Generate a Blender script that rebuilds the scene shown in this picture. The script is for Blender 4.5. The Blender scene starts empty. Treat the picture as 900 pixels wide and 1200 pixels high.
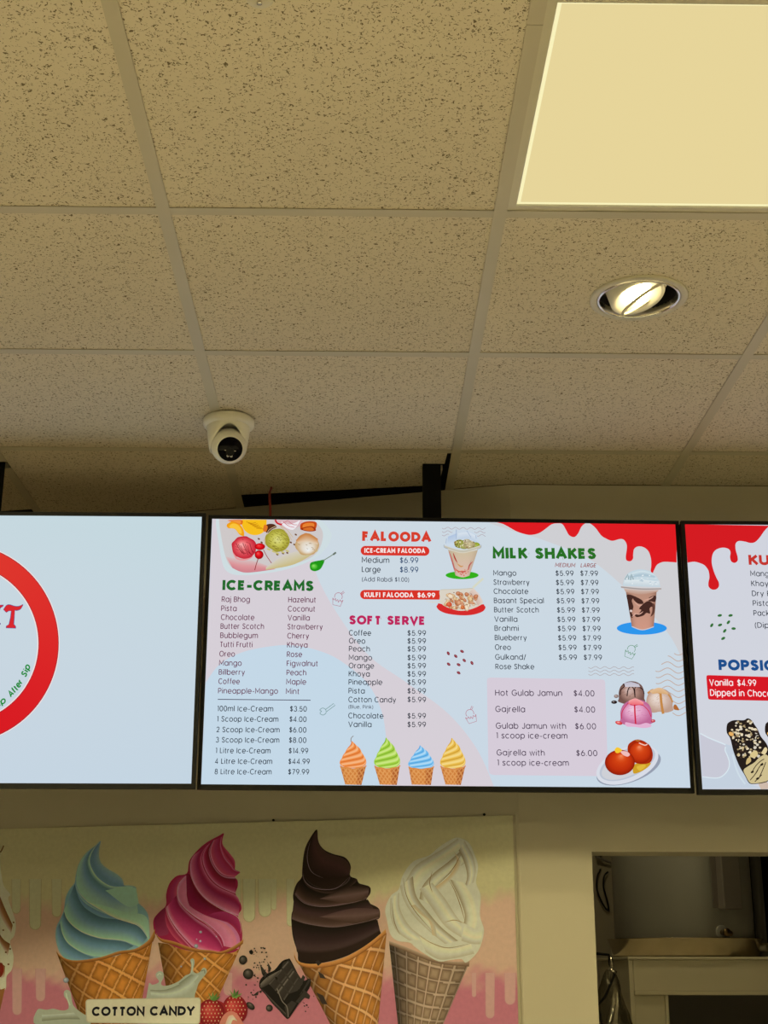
import bpy, bmesh, math, random
from mathutils import Vector, Matrix
PI = math.pi
S = bpy.context.scene
COL = S.collection
random.seed(5)

# ------------------------------------------------------------------ camera
# world: X right, Y away from the camera, Z up, origin at the lens (1.55 m above the floor)
FPX = 1639.8
PITCH, YAW, ROLL = 0.318069, 0.0155494, 0.0012895
cy_, sy_, cp_, sp_ = math.cos(YAW), math.sin(YAW), math.cos(PITCH), math.sin(PITCH)
FWD = Vector((sy_*cp_, cy_*cp_, sp_))
RI0 = Vector((cy_, -sy_, 0)); UP0 = RI0.cross(FWD)
RI = RI0*math.cos(ROLL) + UP0*math.sin(ROLL)
UP = -RI0*math.sin(ROLL) + UP0*math.cos(ROLL)
cam_d = bpy.data.cameras.new('camera')
cam = bpy.data.objects.new('camera', cam_d); COL.objects.link(cam)
cam.matrix_world = Matrix((RI, UP, -FWD)).transposed().to_4x4()
cam_d.sensor_fit = 'VERTICAL'; cam_d.sensor_height = 24.0
cam_d.lens = 24.0*FPX/1200.0
cam_d.clip_start = 0.05
S.camera = cam

# ------------------------------------------------------------------ world, exposure
w = bpy.data.worlds.new('world'); S.world = w; w.use_nodes = True
w.node_tree.nodes['Background'].inputs[0].default_value = (0.02, 0.018, 0.012, 1)
w.node_tree.nodes['Background'].inputs[1].default_value = 0.3
S.view_settings.view_transform = 'Standard'; S.view_settings.look = 'None'
S.view_settings.exposure = 0.0; S.view_settings.gamma = 1.0
S.view_settings.use_curve_mapping = False

# light output of the seen and added fixtures (one place to tune)
LIGHT = (1.0, 0.855, 0.43)
SHOWN_PANEL = 0.83          # the dimmed panel in view
ADDED_PANEL = 39.0           # panels added out of view, beside and behind the camera
ADDED_LAMP = 1200.0                # lamp in each downlight added out of view
BOUNDS = (-3.4, 2.9, -2.64) # side walls and rear wall
FLOOR = -1.55
CEIL = 1.3104

# ------------------------------------------------------------------ helpers
def lin(c):
    return tuple(((v/255.0)/12.92 if v/255.0 <= 0.04045 else ((v/255.0+0.055)/1.055)**2.4) for v in c[:3])

def link(name, me, parent=None, mats=()):
    o = bpy.data.objects.new(name, me); COL.objects.link(o)
    for m in mats: me.materials.append(m)
    if parent is not None: o.parent = parent
    return o

def tag(o, label=None, cat=None, group=None, kind=None):
    if label: o['label'] = label
    if cat: o['category'] = cat
    if group: o['group'] = group
    if kind: o['kind'] = kind
    return o

def empty(name, loc=(0, 0, 0), mat=None):
    o = bpy.data.objects.new(name, None); COL.objects.link(o)
    o.empty_display_size = 0.05
    if mat is not None: o.matrix_world = mat
    else: o.location = loc
    return o

def material(name, color, rough=0.6, metal=0.0, noise=0.06, scale=30.0, bump=0.0, bscale=200.0, spec=0.5):
    m = bpy.data.materials.new(name); m.use_nodes = True
    nt = m.node_tree; b = nt.nodes['Principled BSDF']
    b.inputs['Roughness'].default_value = rough; b.inputs['Metallic'].default_value = metal
    b.inputs['Specular IOR Level'].default_value = spec
    tc = nt.nodes.new('ShaderNodeTexCoord')
    nz = nt.nodes.new('ShaderNodeTexNoise'); nz.inputs['Scale'].default_value = scale; nz.inputs['Detail'].default_value = 4
    nt.links.new(tc.outputs['Object'], nz.inputs['Vector'])
    mx = nt.nodes.new('ShaderNodeMix'); mx.data_type = 'RGBA'
    mx.inputs['A'].default_value = (*[c*(1-noise) for c in color], 1)
    mx.inputs['B'].default_value = (*[min(1, c*(1+noise)) for c in color], 1)
    nt.links.new(nz.outputs['Fac'], mx.inputs['Factor'])
    nt.links.new(mx.outputs['Result'], b.inputs['Base Color'])
    if bump:
        n2 = nt.nodes.new('ShaderNodeTexNoise'); n2.inputs['Scale'].default_value = bscale; n2.inputs['Detail'].default_value = 3
        nt.links.new(tc.outputs['Object'], n2.inputs['Vector'])
        bp = nt.nodes.new('ShaderNodeBump'); bp.inputs['Strength'].default_value = bump; bp.inputs['Distance'].default_value = 0.002
        nt.links.new(n2.outputs['Fac'], bp.inputs['Height']); nt.links.new(bp.outputs['Normal'], b.inputs['Normal'])
    return m

def emit(name, color, strength, vary=0.0):
    m = bpy.data.materials.new(name); m.use_nodes = True; nt = m.node_tree
    nt.nodes.remove(nt.nodes['Principled BSDF'])
    e = nt.nodes.new('ShaderNodeEmission'); e.inputs['Strength'].default_value = strength
    e.inputs['Color'].default_value = (*color, 1)
    nt.links.new(e.outputs[0], nt.nodes['Material Output'].inputs['Surface'])
    return m

class MB:
    """collects shapes into one mesh"""
    def __init__(s): s.v = []; s.f = []; s.sm = []; s.mi = []
    def add(s, vs, fs, smooth=False, mi=0):
        o = len(s.v); s.v += [tuple(v) for v in vs]
        s.f += [tuple(i+o for i in f) for f in fs]; s.sm += [smooth]*len(fs); s.mi += [mi]*len(fs)
        return s
    def box(s, a, b, mi=0, M=None):
        x0, y0, z0 = a; x1, y1, z1 = b
        vs = [(x, y, z) for x in (x0, x1) for y in (y0, y1) for z in (z0, z1)]
        if M is not None: vs = [M @ Vector(v) for v in vs]
        return s.add(vs, [(0, 1, 3, 2), (4, 6, 7, 5), (0, 4, 5, 1), (2, 3, 7, 6), (0, 2, 6, 4), (1, 5, 7, 3)], mi=mi)
    def prism(s, poly, z0, z1, mi=0):
        n = len(poly)
        vs = [(x, y, z0) for x, y in poly] + [(x, y, z1) for x, y in poly]
        fs = [tuple(range(n))[::-1], tuple(range(n, 2*n))] + [(i, (i+1) % n, (i+1) % n+n, i+n) for i in range(n)]
        return s.add(vs, fs, mi=mi)
    def lathe(s, prof, n=48, M=None, smooth=True, mi=0, close=False):
        M = M or Matrix(); vs = []; fs = []
        for r, z in prof:
            for k in range(n):
                a = 2*PI*k/n; vs.append(M @ Vector((r*math.cos(a), r*math.sin(a), z)))
        m = len(prof)
        for j in range(m-1 if not close else m):
            j2 = (j+1) % m
            for k in range(n):
                k2 = (k+1) % n; fs.append((j*n+k, j*n+k2, j2*n+k2, j2*n+k))
        return s.add(vs, fs, smooth, mi)
    def tube(s, pts, r, n=10, caps=True, mi=0):
        pts = [Vector(p) for p in pts]; rings = []; vs = []; fs = []
        t = (pts[1]-pts[0]).normalized(); u = t.orthogonal().normalized()
        for i, p in enumerate(pts):
            d = (pts[min(i+1, len(pts)-1)]-pts[max(i-1, 0)]).normalized()
            u = (u-d*u.dot(d)).normalized(); v = d.cross(u)
            rr = r[i] if isinstance(r, (list, tuple)) else r
            for k in range(n):
                a = 2*PI*k/n; vs.append(p+(u*math.cos(a)+v*math.sin(a))*rr)
        for i in range(len(pts)-1):
            for k in range(n):
                k2 = (k+1) % n; fs.append((i*n+k, i*n+k2, (i+1)*n+k2, (i+1)*n+k))
        if caps:
            fs.append(tuple(range(n))[::-1]); fs.append(tuple(range((len(pts)-1)*n, len(pts)*n)))
        return s.add(vs, fs, True, mi)
    def torus(s, R, r, M=None, n=48, m=10, mi=0):
        return s.lathe([(R+r*math.cos(2*PI*j/m), r*math.sin(2*PI*j/m)) for j in range(m)], n, M, True, mi, close=True)
    def build(s, name, mats, parent=None, bevel=0.0):
        me = bpy.data.meshes.new(name); me.from_pydata(s.v, [], s.f)
        me.polygons.foreach_set('use_smooth', s.sm); me.polygons.foreach_set('material_index', s.mi)
        me.validate(); 
        bm = bmesh.new(); bm.from_mesh(me); bmesh.ops.recalc_face_normals(bm, faces=bm.faces); bm.to_mesh(me); bm.free()
        me.update()
        o = link(name, me, parent, mats if isinstance(mats, (list, tuple)) else (mats,))
        if bevel:
            b = o.modifiers.new('bevel', 'BEVEL'); b.width = bevel; b.segments = 2; b.limit_method = 'ANGLE'
        return o

def spline(pts, n=8):
    """smooth curve through points (Catmull-Rom)"""
    P = [Vector((p[0], p[1], 0)) for p in pts]
    if len(P) < 3: return [(p.x, p.y) for p in P]
    out = []
    for i in range(len(P)-1):
        p0 = P[max(i-1, 0)]; p1 = P[i]; p2 = P[i+1]; p3 = P[min(i+2, len(P)-1)]
        for k in range(n):
            t = k/n
            q = 0.5*((2*p1)+(p2-p0)*t+(2*p0-5*p1+4*p2-p3)*t*t+(3*p1-p0-3*p2+p3)*t*t*t)
            out.append((q.x, q.y))
    out.append((P[-1].x, P[-1].y)); return out

def closed(pts, n=6):
    m = len(pts); ext = [pts[-1]]+list(pts)+[pts[0], pts[1]]
    s = spline(ext, n); return s[n:n*(m+1)]

def resample(pts, n):
    L = [0]
    for a, b in zip(pts, pts[1:]): L.append(L[-1]+math.hypot(b[0]-a[0], b[1]-a[1]))
    out = []; j = 0
    for i in range(n):
        t = L[-1]*i/(n-1)
        while j < len(pts)-2 and L[j+1] < t: j += 1
        d = (L[j+1]-L[j]) or 1; k = min(1, max(0, (t-L[j])/d))
        out.append((pts[j][0]+(pts[j+1][0]-pts[j][0])*k, pts[j][1]+(pts[j+1][1]-pts[j][1])*k))
    return out

# ------------------------------------------------------------------ materials
def ceiling_tile_material():
    m = material('mineral_fibre_tile', (0.64, 0.57, 0.455), 0.95, noise=0.05, scale=3, spec=0.1)
    nt = m.node_tree; b = nt.nodes['Principled BSDF']; N = nt.nodes.new; L = nt.links.new
    tc = N('ShaderNodeTexCoord'); info = N('ShaderNodeObjectInfo')
    off = N('ShaderNodeVectorMath'); off.operation = 'MULTIPLY_ADD'
    comb = N('ShaderNodeCombineXYZ'); L(info.outputs['Random'], comb.inputs[0]); L(info.outputs['Random'], comb.inputs[1])
    off.inputs[1].default_value = (37, 53, 0); L(comb.outputs[0], off.inputs[0]); L(tc.outputs['Object'], off.inputs[2])
    flat = N('ShaderNodeVectorMath'); flat.operation = 'MULTIPLY'; flat.inputs[1].default_value = (1, 1, 0); L(off.outputs[0], flat.inputs[0])
    wob = N('ShaderNodeTexNoise'); wob.inputs['Scale'].default_value = 140; wob.inputs['Detail'].default_value = 2; L(flat.outputs[0], wob.inputs['Vector'])
    ws = N('ShaderNodeVectorMath'); ws.operation = 'MULTIPLY_ADD'; ws.inputs[1].default_value = (0.017, 0.017, 0)
    L(wob.outputs['Color'], ws.inputs[0]); L(flat.outputs[0], ws.inputs[2])
    masks = []
    for sc, th, keep in ((116, 0.235, 0.41), (215, 0.27, 0.34)):
        v = N('ShaderNodeTexVoronoi'); v.inputs['Scale'].default_value = sc; v.voronoi_dimensions = '2D'; L(ws.outputs[0], v.inputs['Vector'])
        sep = N('ShaderNodeSeparateColor'); L(v.outputs['Color'], sep.inputs[0])
        sz = N('ShaderNodeMath'); sz.operation = 'MULTIPLY_ADD'; sz.inputs[1].default_value = th*1.7; sz.inputs[2].default_value = -th*1.7*keep
        L(sep.outputs[0], sz.inputs[0])
        lt = N('ShaderNodeMath'); lt.operation = 'LESS_THAN'; L(v.outputs['Distance'], lt.inputs[0]); L(sz.outputs[0], lt.inputs[1])
        masks.append(lt)
    mx = N('ShaderNodeMath'); mx.operation = 'MAXIMUM'; L(masks[0].outputs[0], mx.inputs[0]); L(masks[1].outputs[0], mx.inputs[1])
    src = b.inputs['Base Color'].links[0].from_socket
    mm = N('ShaderNodeMix'); mm.data_type = 'RGBA'; L(mx.outputs[0], mm.inputs['Factor']); L(src, mm.inputs['A'])
    mm.inputs['B'].default_value = (0.17, 0.135, 0.085, 1); L(mm.outputs['Result'], b.inputs['Base Color'])
    bp = N('ShaderNodeBump'); bp.invert = True; bp.inputs['Strength'].default_value = 0.5; bp.inputs['Distance'].default_value = 0.002
    L(mx.outputs[0], bp.inputs['Height']); L(bp.outputs['Normal'], b.inputs['Normal'])
    return m

M_TILE = ceiling_tile_material()
M_TEE = material('painted_steel_tee', (0.48, 0.435, 0.33), 0.45, noise=0.03, scale=8)
M_DECK = material('void_shade', (0.006, 0.006, 0.006), 0.95)  # near-black colour stands in for the shade of the void
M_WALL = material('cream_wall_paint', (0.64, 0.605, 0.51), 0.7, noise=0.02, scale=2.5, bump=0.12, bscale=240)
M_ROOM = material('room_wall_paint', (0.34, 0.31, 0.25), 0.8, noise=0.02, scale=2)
M_FLOOR = material('brown_floor_tile', (0.20, 0.18, 0.14), 0.4, noise=0.06, scale=3)
M_BLACK = material('black_plastic', (0.006, 0.006, 0.0065), 0.5, noise=0.1, spec=0.22)
M_POST = material('black_powder_coat', (0.003, 0.003, 0.003), 0.6, noise=0.1, spec=0.12)
M_WHITE = material('white_plastic', (0.78, 0.76, 0.68), 0.4, noise=0.02)
M_TRIM = material('satin_white_metal', (0.56, 0.52, 0.41), 0.35, noise=0.02)
M_CHROME = material('polished_metal', (0.75, 0.72, 0.66), 0.16, 1.0, noise=0.05)
M_STEEL = material('brushed_steel_pan', (0.62, 0.55, 0.42), 0.2, 1.0, noise=0.3, scale=14, bump=0.15, bscale=30)
M_TANK = material('grey_enamel_tank', (0.36, 0.37, 0.38), 0.35, 0.15, noise=0.05, scale=4)
M_TANKBOX = material('grey_painted_box', (0.20, 0.185, 0.185), 0.5, noise=0.04)
M_STAND = material('ivory_painted_wood', (0.74, 0.70, 0.56), 0.5, noise=0.04, scale=6)
M_BRASS = material('dull_brass', (0.22, 0.15, 0.07), 0.3, 1.0, noise=0.1)
M_RED = material('red_wire_sheath', (0.35, 0.01, 0.01), 0.4)
M_GLASS = material('dark_lens_glass', (0.002, 0.002, 0.005), 0.12, noise=0.0, spec=0.12)
M_PANEL_ON = emit('lit_diffuser', tuple(c*v for c, v in zip((0.96, 0.80, 0.39), (1, 1, 1))), SHOWN_PANEL)
M_PANEL_EDGE = emit('lit_diffuser_edge', (1.0, 0.93, 0.52), SHOWN_PANEL*1.15)
M_ADDED_PANEL = emit('added_panel_diffuser', LIGHT, ADDED_PANEL)
M_LAMP_SHOWN = emit('lit_lamp_shown', (1.0, 0.82, 0.42), 45.0)
M_ADDED_REAR = emit('added_rear_diffuser', LIGHT, ADDED_PANEL*0.35)
M_ADDED_LAMP = emit('added_lamp', (1.0, 0.85, 0.43), ADDED_LAMP)

# ------------------------------------------------------------------ the shell
XL, XR, YB = BOUNDS
KX, KY, SL = 0.412, 3.726, 0.284           # where the wall bends, and how the left wall recedes
def wy(x): return KY if x >= KX else KY + SL*(KX-x)
floor_o = tag(MB().box((XL-0.1, YB-0.1, FLOOR-0.1), (XR+0.1, 7.3, FLOOR)).build('floor', M_FLOOR), 'brown tiled shop floor', kind='structure')
# the deck and skirts over the ceiling void
mb = MB()
mb.box((XL-0.1, YB-0.1, 1.80), (XR+0.1, 7.3, 1.9))
ceiling = tag(mb.build('ceiling', M_DECK), 'suspended ceiling of speckled white tiles in a painted metal grid', kind='structure')
WT = CEIL + 0.49                            # side walls run up to the deck
OX0, OX1, OZ = 0.5995, 1.62, 0.2997         # doorway in the back wall
mb = MB()
mb.box((KX, KY, FLOOR), (OX0, KY+0.14, CEIL)); mb.box((OX1, KY, FLOOR), (XR, KY+0.14, CEIL)); mb.box((OX0, KY, OZ), (OX1, KY+0.14, CEIL))
wall_back = tag(mb.build('wall_back', M_WALL), 'cream wall behind the menu screens with a doorway cut into it', kind='structure')
xe = XL-0.1
tn = 0.14*math.sqrt(1+SL*SL)
wall_left = tag(MB().prism([(KX, KY), (KX, KY+0.14), (xe, wy(xe)+tn), (xe, wy(xe))], FLOOR, CEIL).build('wall_left', M_WALL),
                'cream wall bending away behind the ice cream poster', kind='structure')
tag(MB().box((XR, YB, FLOOR), (XR+0.1, 7.2, WT)).build('wall_right', M_ROOM), kind='structure')
tag(MB().box((XL-0.1, YB, FLOOR), (XL, 7.2, WT)).build('wall_side', M_ROOM), kind='structure')
tag(MB().box((XL-0.1, YB-0.1, FLOOR), (XR+0.1, YB, WT)).build('wall_rear', M_ROOM), kind='structure')
# the store room behind the doorway
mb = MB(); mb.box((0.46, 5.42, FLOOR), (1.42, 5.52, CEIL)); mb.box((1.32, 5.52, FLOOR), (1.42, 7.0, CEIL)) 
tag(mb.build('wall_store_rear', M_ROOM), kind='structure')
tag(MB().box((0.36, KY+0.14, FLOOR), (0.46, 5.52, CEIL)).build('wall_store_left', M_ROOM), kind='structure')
tag(MB().box((0.36, 7.0, FLOOR), (XR, 7.1, CEIL)).build('wall_store_end', M_DECK), kind='structure')  # same near-black, so the alcove's shade is in the wall colour
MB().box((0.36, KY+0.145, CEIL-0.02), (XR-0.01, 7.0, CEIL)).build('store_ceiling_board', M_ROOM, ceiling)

# ceiling grid
T = 0.6096; GX, GY = -0.3648, 2.2416
COLS = range(-5, 6); ROWS = range(-8, 3)
FL = 0.012                                   # half flange
def tee(p0, p1, name='ceiling_tee'):
    (x0, y0), (x1, y1) = p0, p1
    mb = MB()
    if abs(x1-x0) < 1e-6:
        mb.box((x0-FL, y0, CEIL-0.0022), (x0+FL, y1, CEIL-0.0006)); mb.box((x0-0.001, y0, CEIL-0.0006), (x0+0.001, y1, CEIL+0.03))
    else:
        mb.box((x0, y0-FL, CEIL-0.0018), (x1, y0+FL, CEIL-0.0004)); mb.box((x0, y0-0.001, CEIL-0.0004), (x1, y0+0.001, CEIL+0.03))
    return mb.build(name, M_TEE, ceiling)
for i in COLS:
    x = GX+i*T
    yend = wy(x)-0.002
    if x < XL or x > XR: continue
    cuts = [YB+0.01, 1.706 if i == 1 else 1.2, yend]
    tee((x, cuts[0]), (x, cuts[1]-0.0006))
    if i == -1: tee((x, cuts[1]+0.0006), (x, 3.5600)); tee((x, 3.6130), (x, yend))     # cut round the far-left pole
    else: tee((x, cuts[1]+0.0006), (x, yend))
for j in ROWS:
    y = GY+j*T
    if y < YB+0.02: continue
    for i in COLS:
        x0, x1 = GX+i*T+FL, GX+(i+1)*T-FL
        x0 = max(x0, XL); x1 = min(x1, XR)
        if x1-x0 < 0.1: continue
        if j == 2 and i == 0: pass
        tee((x0, y), (x1, y))
def tile(poly, name='ceiling_tile'):
    cx = sum(p[0] for p in poly)/len(poly); cy = sum(p[1] for p in poly)/len(poly)
    mb = MB(); mb.prism([(x-cx, y-cy) for x, y in poly], 0, 0.015)
    o = mb.build(name, M_TILE, ceiling); o.location = (cx, cy, CEIL+0.0002+random.uniform(0, 0.0006)); return o
LAMPS_ON = {(1, -1): 'shown', (-2, -1): 'room', (4, -1): 'room', (1, -5): 'room', (-2, -5): 'room'}  # only the shown panel is in view; the others are added for light
DOWN = [(0.5595, 2.5701), (-1.269, 2.5701), (1.7788, 2.5701), (-1.269, 0.13), (2.388, 0.13)]  # first is in view; the rest are added to light wall and counter
g = 0.003
tile_mesh = None
for j in range(-9, 3):
    for i in range(-6, 6):
        x0, x1 = GX+i*T+g, GX+(i+1)*T-g; y0, y1 = GY+j*T+g, GY+(j+1)*T-g
        x0 = max(x0, XL+0.004); x1 = min(x1, XR-0.004); y0 = max(y0, YB+0.004)
        if x1-x0 < 0.05 or y1-y0 < 0.05: continue
        if LAMPS_ON.get((i, j)): continue
        if j == 2:
            if i == 0:
                tile([(x0+0.006, y0), (0.2225, y0), (0.2195, 3.5605), (0.1605, 3.5605), (0.1595, 3.612), (0.2165, 3.612), (0.2125, 3.734), (x0+0.006, 3.832)]); continue
            if i == -1:
                tile([(x0+0.008, y0), (x1, y0), (x1, wy(x1)-0.004), (x0+0.008, wy(x0)-0.004)]); continue
            if i == -2:
                tile([(x0, y0), (x1, y0), (x1, 3.5605), (-1.0295, 3.5605), (-1.0295, 3.612), (x1, 3.612), (x1, 3.972), (x0, 4.10)]); continue
            pl = [(x0, y0), (x1, y0), (x1, wy(x1)-0.004)]
            if x0 < KX < x1: pl.append((KX, KY-0.004))
            pl.append((x0, wy(x0)-0.004)); tile(pl); continue
        hole = [d for d in DOWN if x0 < d[0] < x1 and y0 < d[1] < y1]
        if hole:
            hx, hy = hole[0]; n = 40; mb = MB(); cx, cy = (x0+x1)/2, (y0+y1)/2
            ring = []; outer = []
            for k in range(n):
                a = 2*PI*k/n; c, s_ = math.cos(a), math.sin(a)
                ring.append((hx+0.088*c-cx, hy+0.088*s_-cy))
                tx = ((x1 if c > 0 else x0)-hx)/c if abs(c) > 1e-9 else 1e9
                ty = ((y1 if s_ > 0 else y0)-hy)/s_ if abs(s_) > 1e-9 else 1e9
                t_ = min(tx, ty); outer.append((hx+c*t_-cx, hy+s_*t_-cy))
            # push the rays nearest each corner onto it
            for qx in (x0-cx, x1-cx):
                for qy in (y0-cy, y1-cy):
                    k = min(range(n), key=lambda k: (outer[k][0]-qx)**2+(outer[k][1]-qy)**2); outer[k] = (qx, qy)
            vs = [(*p, 0) for p in ring]+[(*p, 0) for p in outer]+[(*p, 0.015) for p in ring]+[(*p, 0.015) for p in outer]
            fs = []
            for k in range(n):
                k2 = (k+1) % n
                fs += [(k, k2, n+k2, n+k), (2*n+k, 3*n+k, 3*n+k2, 2*n+k2), (k, 2*n+k, 2*n+k2, k2), (n+k, n+k2, 3*n+k2, 3*n+k)]
            mb.add(vs, fs); o = mb.build('ceiling_tile', M_TILE, ceiling); o.location = (cx, cy, CEIL+0.0004)
            continue
        if abs((x1-x0)-(T-2*g)) < 1e-6 and abs((y1-y0)-(T-2*g)) < 1e-6 and tile_mesh:
            o = bpy.data.objects.new('ceiling_tile', tile_mesh); COL.objects.link(o); o.parent = ceiling
            o.location = ((x0+x1)/2, (y0+y1)/2, CEIL+0.0002+random.uniform(0, 0.0006))
        else:
            o = tile([(x0, y0), (x1, y0), (x1, y1), (x0, y1)])
            if abs((x1-x0)-(T-2*g)) < 1e-6 and abs((y1-y0)-(T-2*g)) < 1e-6: tile_mesh = o.data

# ------------------------------------------------------------------ light panels
for (i, j), kind in LAMPS_ON.items():
    if not kind: continue
    x0, x1 = GX+i*T+g, GX+(i+1)*T-g; y0, y1 = GY+j*T+g, GY+(j+1)*T-g
    cx, cy = (x0+x1)/2, (y0+y1)/2; h = (x1-x0)/2
    r = tag(empty('light_panel', (cx, cy, CEIL)), 'square recessed light panel glowing pale yellow in the ceiling' if kind == 'shown'
            else {(-2, -1): 'added unseen square light panel left of the frame, level with the one in view', (4, -1): 'added unseen square light panel right of the frame, level with the one in view', (1, -5): 'added unseen square light panel behind the photographer, right of centre', (-2, -5): 'added unseen square light panel behind the photographer, left of centre'}[(i, j)], 'ceiling light', 'square light panels in the ceiling')
    fw = 0.024
    mb = MB()
    for a, b in (((-h, -h), (h, -h+fw)), ((-h, h-fw), (h, h)), ((-h, -h+fw), (-h+fw, h-fw)), ((h-fw, -h+fw), (h, h-fw))):
        mb.box((a[0], a[1], 0.0002), (b[0], b[1], 0.012))
    mb.build('panel_frame', M_TRIM, r)
    q = h-fw; e = 0.007
    if kind == 'shown':
        MB().box((-q+e, -q+e, 0.004), (q-e, q-e, 0.009)).build('diffuser', M_PANEL_ON, r)
        mb = MB()
        for a, b in (((-q, -q), (q, -q+e)), ((-q, q-e), (q, q)), ((-q, -q+e), (-q+e, q-e)), ((q-e, -q+e), (q, q-e))):
            mb.box((a[0], a[1], 0.004), (b[0], b[1], 0.009))
        tag(mb.build('lit_edge', M_PANEL_EDGE, r), 'brighter lit rim of the diffuser')
    else:
        MB().box((-q, -q, 0.004), (q, q, 0.009)).build('diffuser', M_ADDED_PANEL if j == -1 else M_ADDED_REAR, r)

# ------------------------------------------------------------------ downlights
def downlight(x, y, label, shown=False):
    r = tag(empty('downlight', (x, y, CEIL)), label, 'ceiling light', 'recessed round downlights')
    mb = MB(); mb.lathe([(0.0995, 0.0), (0.0995, -0.002), (0.097, -0.0042), (0.087, -0.0045), (0.085, -0.003), (0.085, 0.0)], 64)
    mb.build('trim_ring', M_TRIM, r)
    mb = MB(); mb.lathe([(0.085, 0.0), (0.084, -0.0045), (0.0815, -0.006), (0.079, -0.0045), (0.0785, 0.004), (0.080, 0.02)], 64)
    tag(mb.build('inner_ring', M_CHROME, r), 'bright inner ring')
    mb = MB(); mb.lathe([(0.0795, 0.0), (0.078, 0.06), (0.05, 0.11), (0.001, 0.112)], 48)
    mb.build('can', M_BLACK, r)
    # tilted gimbal head
    A = Matrix.Translation((0.000, 0.004, 0.004)) @ Matrix.Rotation(math.radians(-14), 4, 'Y') @ Matrix.Rotation(math.radians(-9), 4, 'X')
    mb = MB(); mb.lathe([(0.058, 0.045), (0.058, 0.0), (0.055, -0.004), (0.049, -0.002), (0.040, 0.003), (0.029, 0.009)], 48, A)
    mb.build('gimbal', M_WHITE, r)
    mb = MB(); mb.lathe([(0.030, 0.0085), (0.025, 0.0065), (0.016, 0.005), (0.0005, 0.0045)], 40, A)
    mb.build('lamp', M_LAMP_SHOWN if shown else M_ADDED_LAMP, r)
    B = Matrix.Translation((0.009, -0.012, -0.008)) @ Matrix.Rotation(math.radians(-34), 4, 'Y') @ Matrix.Rotation(math.radians(7), 4, 'X')
    mb = MB(); mb.torus(0.0525, 0.0031, B)
    mb.build('retaining_ring', M_TRIM, r)
    return r
for k, (x, y) in enumerate(DOWN):
    downlight(x, y, 'round recessed downlight with a tilted glowing lamp below the square light panel' if k == 0
              else ('added unseen round downlight left of the frame, level with the one in view', 'added unseen round downlight right of the frame, level with the one in view',
                    'added unseen round downlight over the added counter, left of the photographer', 'added unseen round downlight over the added counter, right of the photographer')[k-1], k == 0)
# ------------------------------------------------------------------ menu screens
def ray(px, py): return FWD + RI*((px-450)/FPX) + UP*((600-py)/FPX)
TVW = 1.21; TVH = TVW*9/16
def tv_frame(X, Y, Z, a, t, ro):
    ri = Vector((math.cos(a), math.sin(a), 0)); n = Vector((math.sin(a), -math.cos(a), 0)); up = Vector((0, 0, 1))
    u2 = up*math.cos(t)+n*math.sin(t)
    r2 = ri*math.cos(ro)+u2*math.sin(ro); u3 = u2*math.cos(ro)-ri*math.sin(ro)
    nn = r2.cross(u3)
    M = Matrix((r2, u3, nn)).transposed().to_4x4(); M.translation = Vector((X, Y, Z)); return M
class Plane:
    """a flat printed face: local x right, y up, z out of the face; at() reads a place on it off the survey photo"""
    def __init__(s, M): s.M = M; s.I = M.inverted(); s.o = M.translation.copy(); s.n = M.to_3x3().col[2].copy()
    def at(s, p):
        d = ray(p[0], p[1]); q = s.I @ (d*(s.o.dot(s.n)/d.dot(s.n))); return (q.x, q.y)

def screen(M, label):
    r = tag(empty('menu_screen', mat=M), label, 'screen', 'menu screens hung in a row')
    w2, h2 = TVW/2, TVH/2; b = 0.0095; bb = 0.013
    mb = MB()
    mb.box((-w2-b, h2, -0.012), (w2+b, h2+b, 0.0025)); mb.box((-w2-b, -h2-bb, -0.012), (w2+b, -h2, 0.0025))
    mb.box((-w2-b, -h2, -0.012), (-w2, h2, 0.0025)); mb.box((w2, -h2, -0.012), (w2+b, h2, 0.0025))
    mb.build('bezel', M_BLACK, r)
    mb = MB(); mb.box((-w2-b+0.002, -h2-bb+0.002, -0.03), (w2+b-0.002, h2+b-0.002, -0.012))
    mb.box((-w2*0.7, -h2*0.8, -0.055), (w2*0.7, h2*0.45, -0.03))
    mb.build('back_cover', M_BLACK, r)
    return r
TV1 = tv_frame(-1.0216, 3.4512, 0.7776, 0.0056, 0.0254, 0.0013)
TV2 = tv_frame(0.2113, 3.4818, 0.7780, 0.0119, 0.0255, -0.0026)
TV3 = tv_frame(1.4438, 3.4776, 0.7730, 0.0119, 0.0254, 0.0036)
s1 = screen(TV1, 'left wall screen showing a red ring logo on pale blue')
s2 = screen(TV2, 'middle menu screen listing ice creams, falooda and milk shakes with prices')
s3 = screen(TV3, 'right menu screen with red drips and popsicle menu, cut off by the frame')

# ceiling poles that carry the screens
def mount(x, y, label):
    r = tag(empty('ceiling_mount', (x, y, CEIL)), label, 'mount', 'black poles carrying the menu screens')
    hw = 0.0243
    mb = MB(); mb.box((-hw, 0, -0.62), (hw, 0.047, 0.30)); mb.build('pole', M_POST, r, bevel=0.002)
    mb = MB(); mb.box((-0.09, 0.0, 0.30), (0.09, 0.10, 0.306)); mb.build('ceiling_plate', M_POST, r)
    mb = MB(); mb.box((-0.20, -0.012, -0.50), (0.20, -0.002, -0.47)); mb.box((-0.20, -0.012, -0.68), (0.20, -0.002, -0.65)); mb.box((-0.05, -0.012, -0.70), (0.05, -0.001, -0.45))
    mb.build('bracket', M_POST, r)
    return r
mount(0.1850, 3.5630, 'black square pole hanging the middle screen from the ceiling')
mount(-1.0035, 3.5630, 'black square pole at the far left, partly outside the frame, above the logo screen')
mount(1.42, 3.5630, 'black square pole above the right menu screen, outside the frame')

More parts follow.
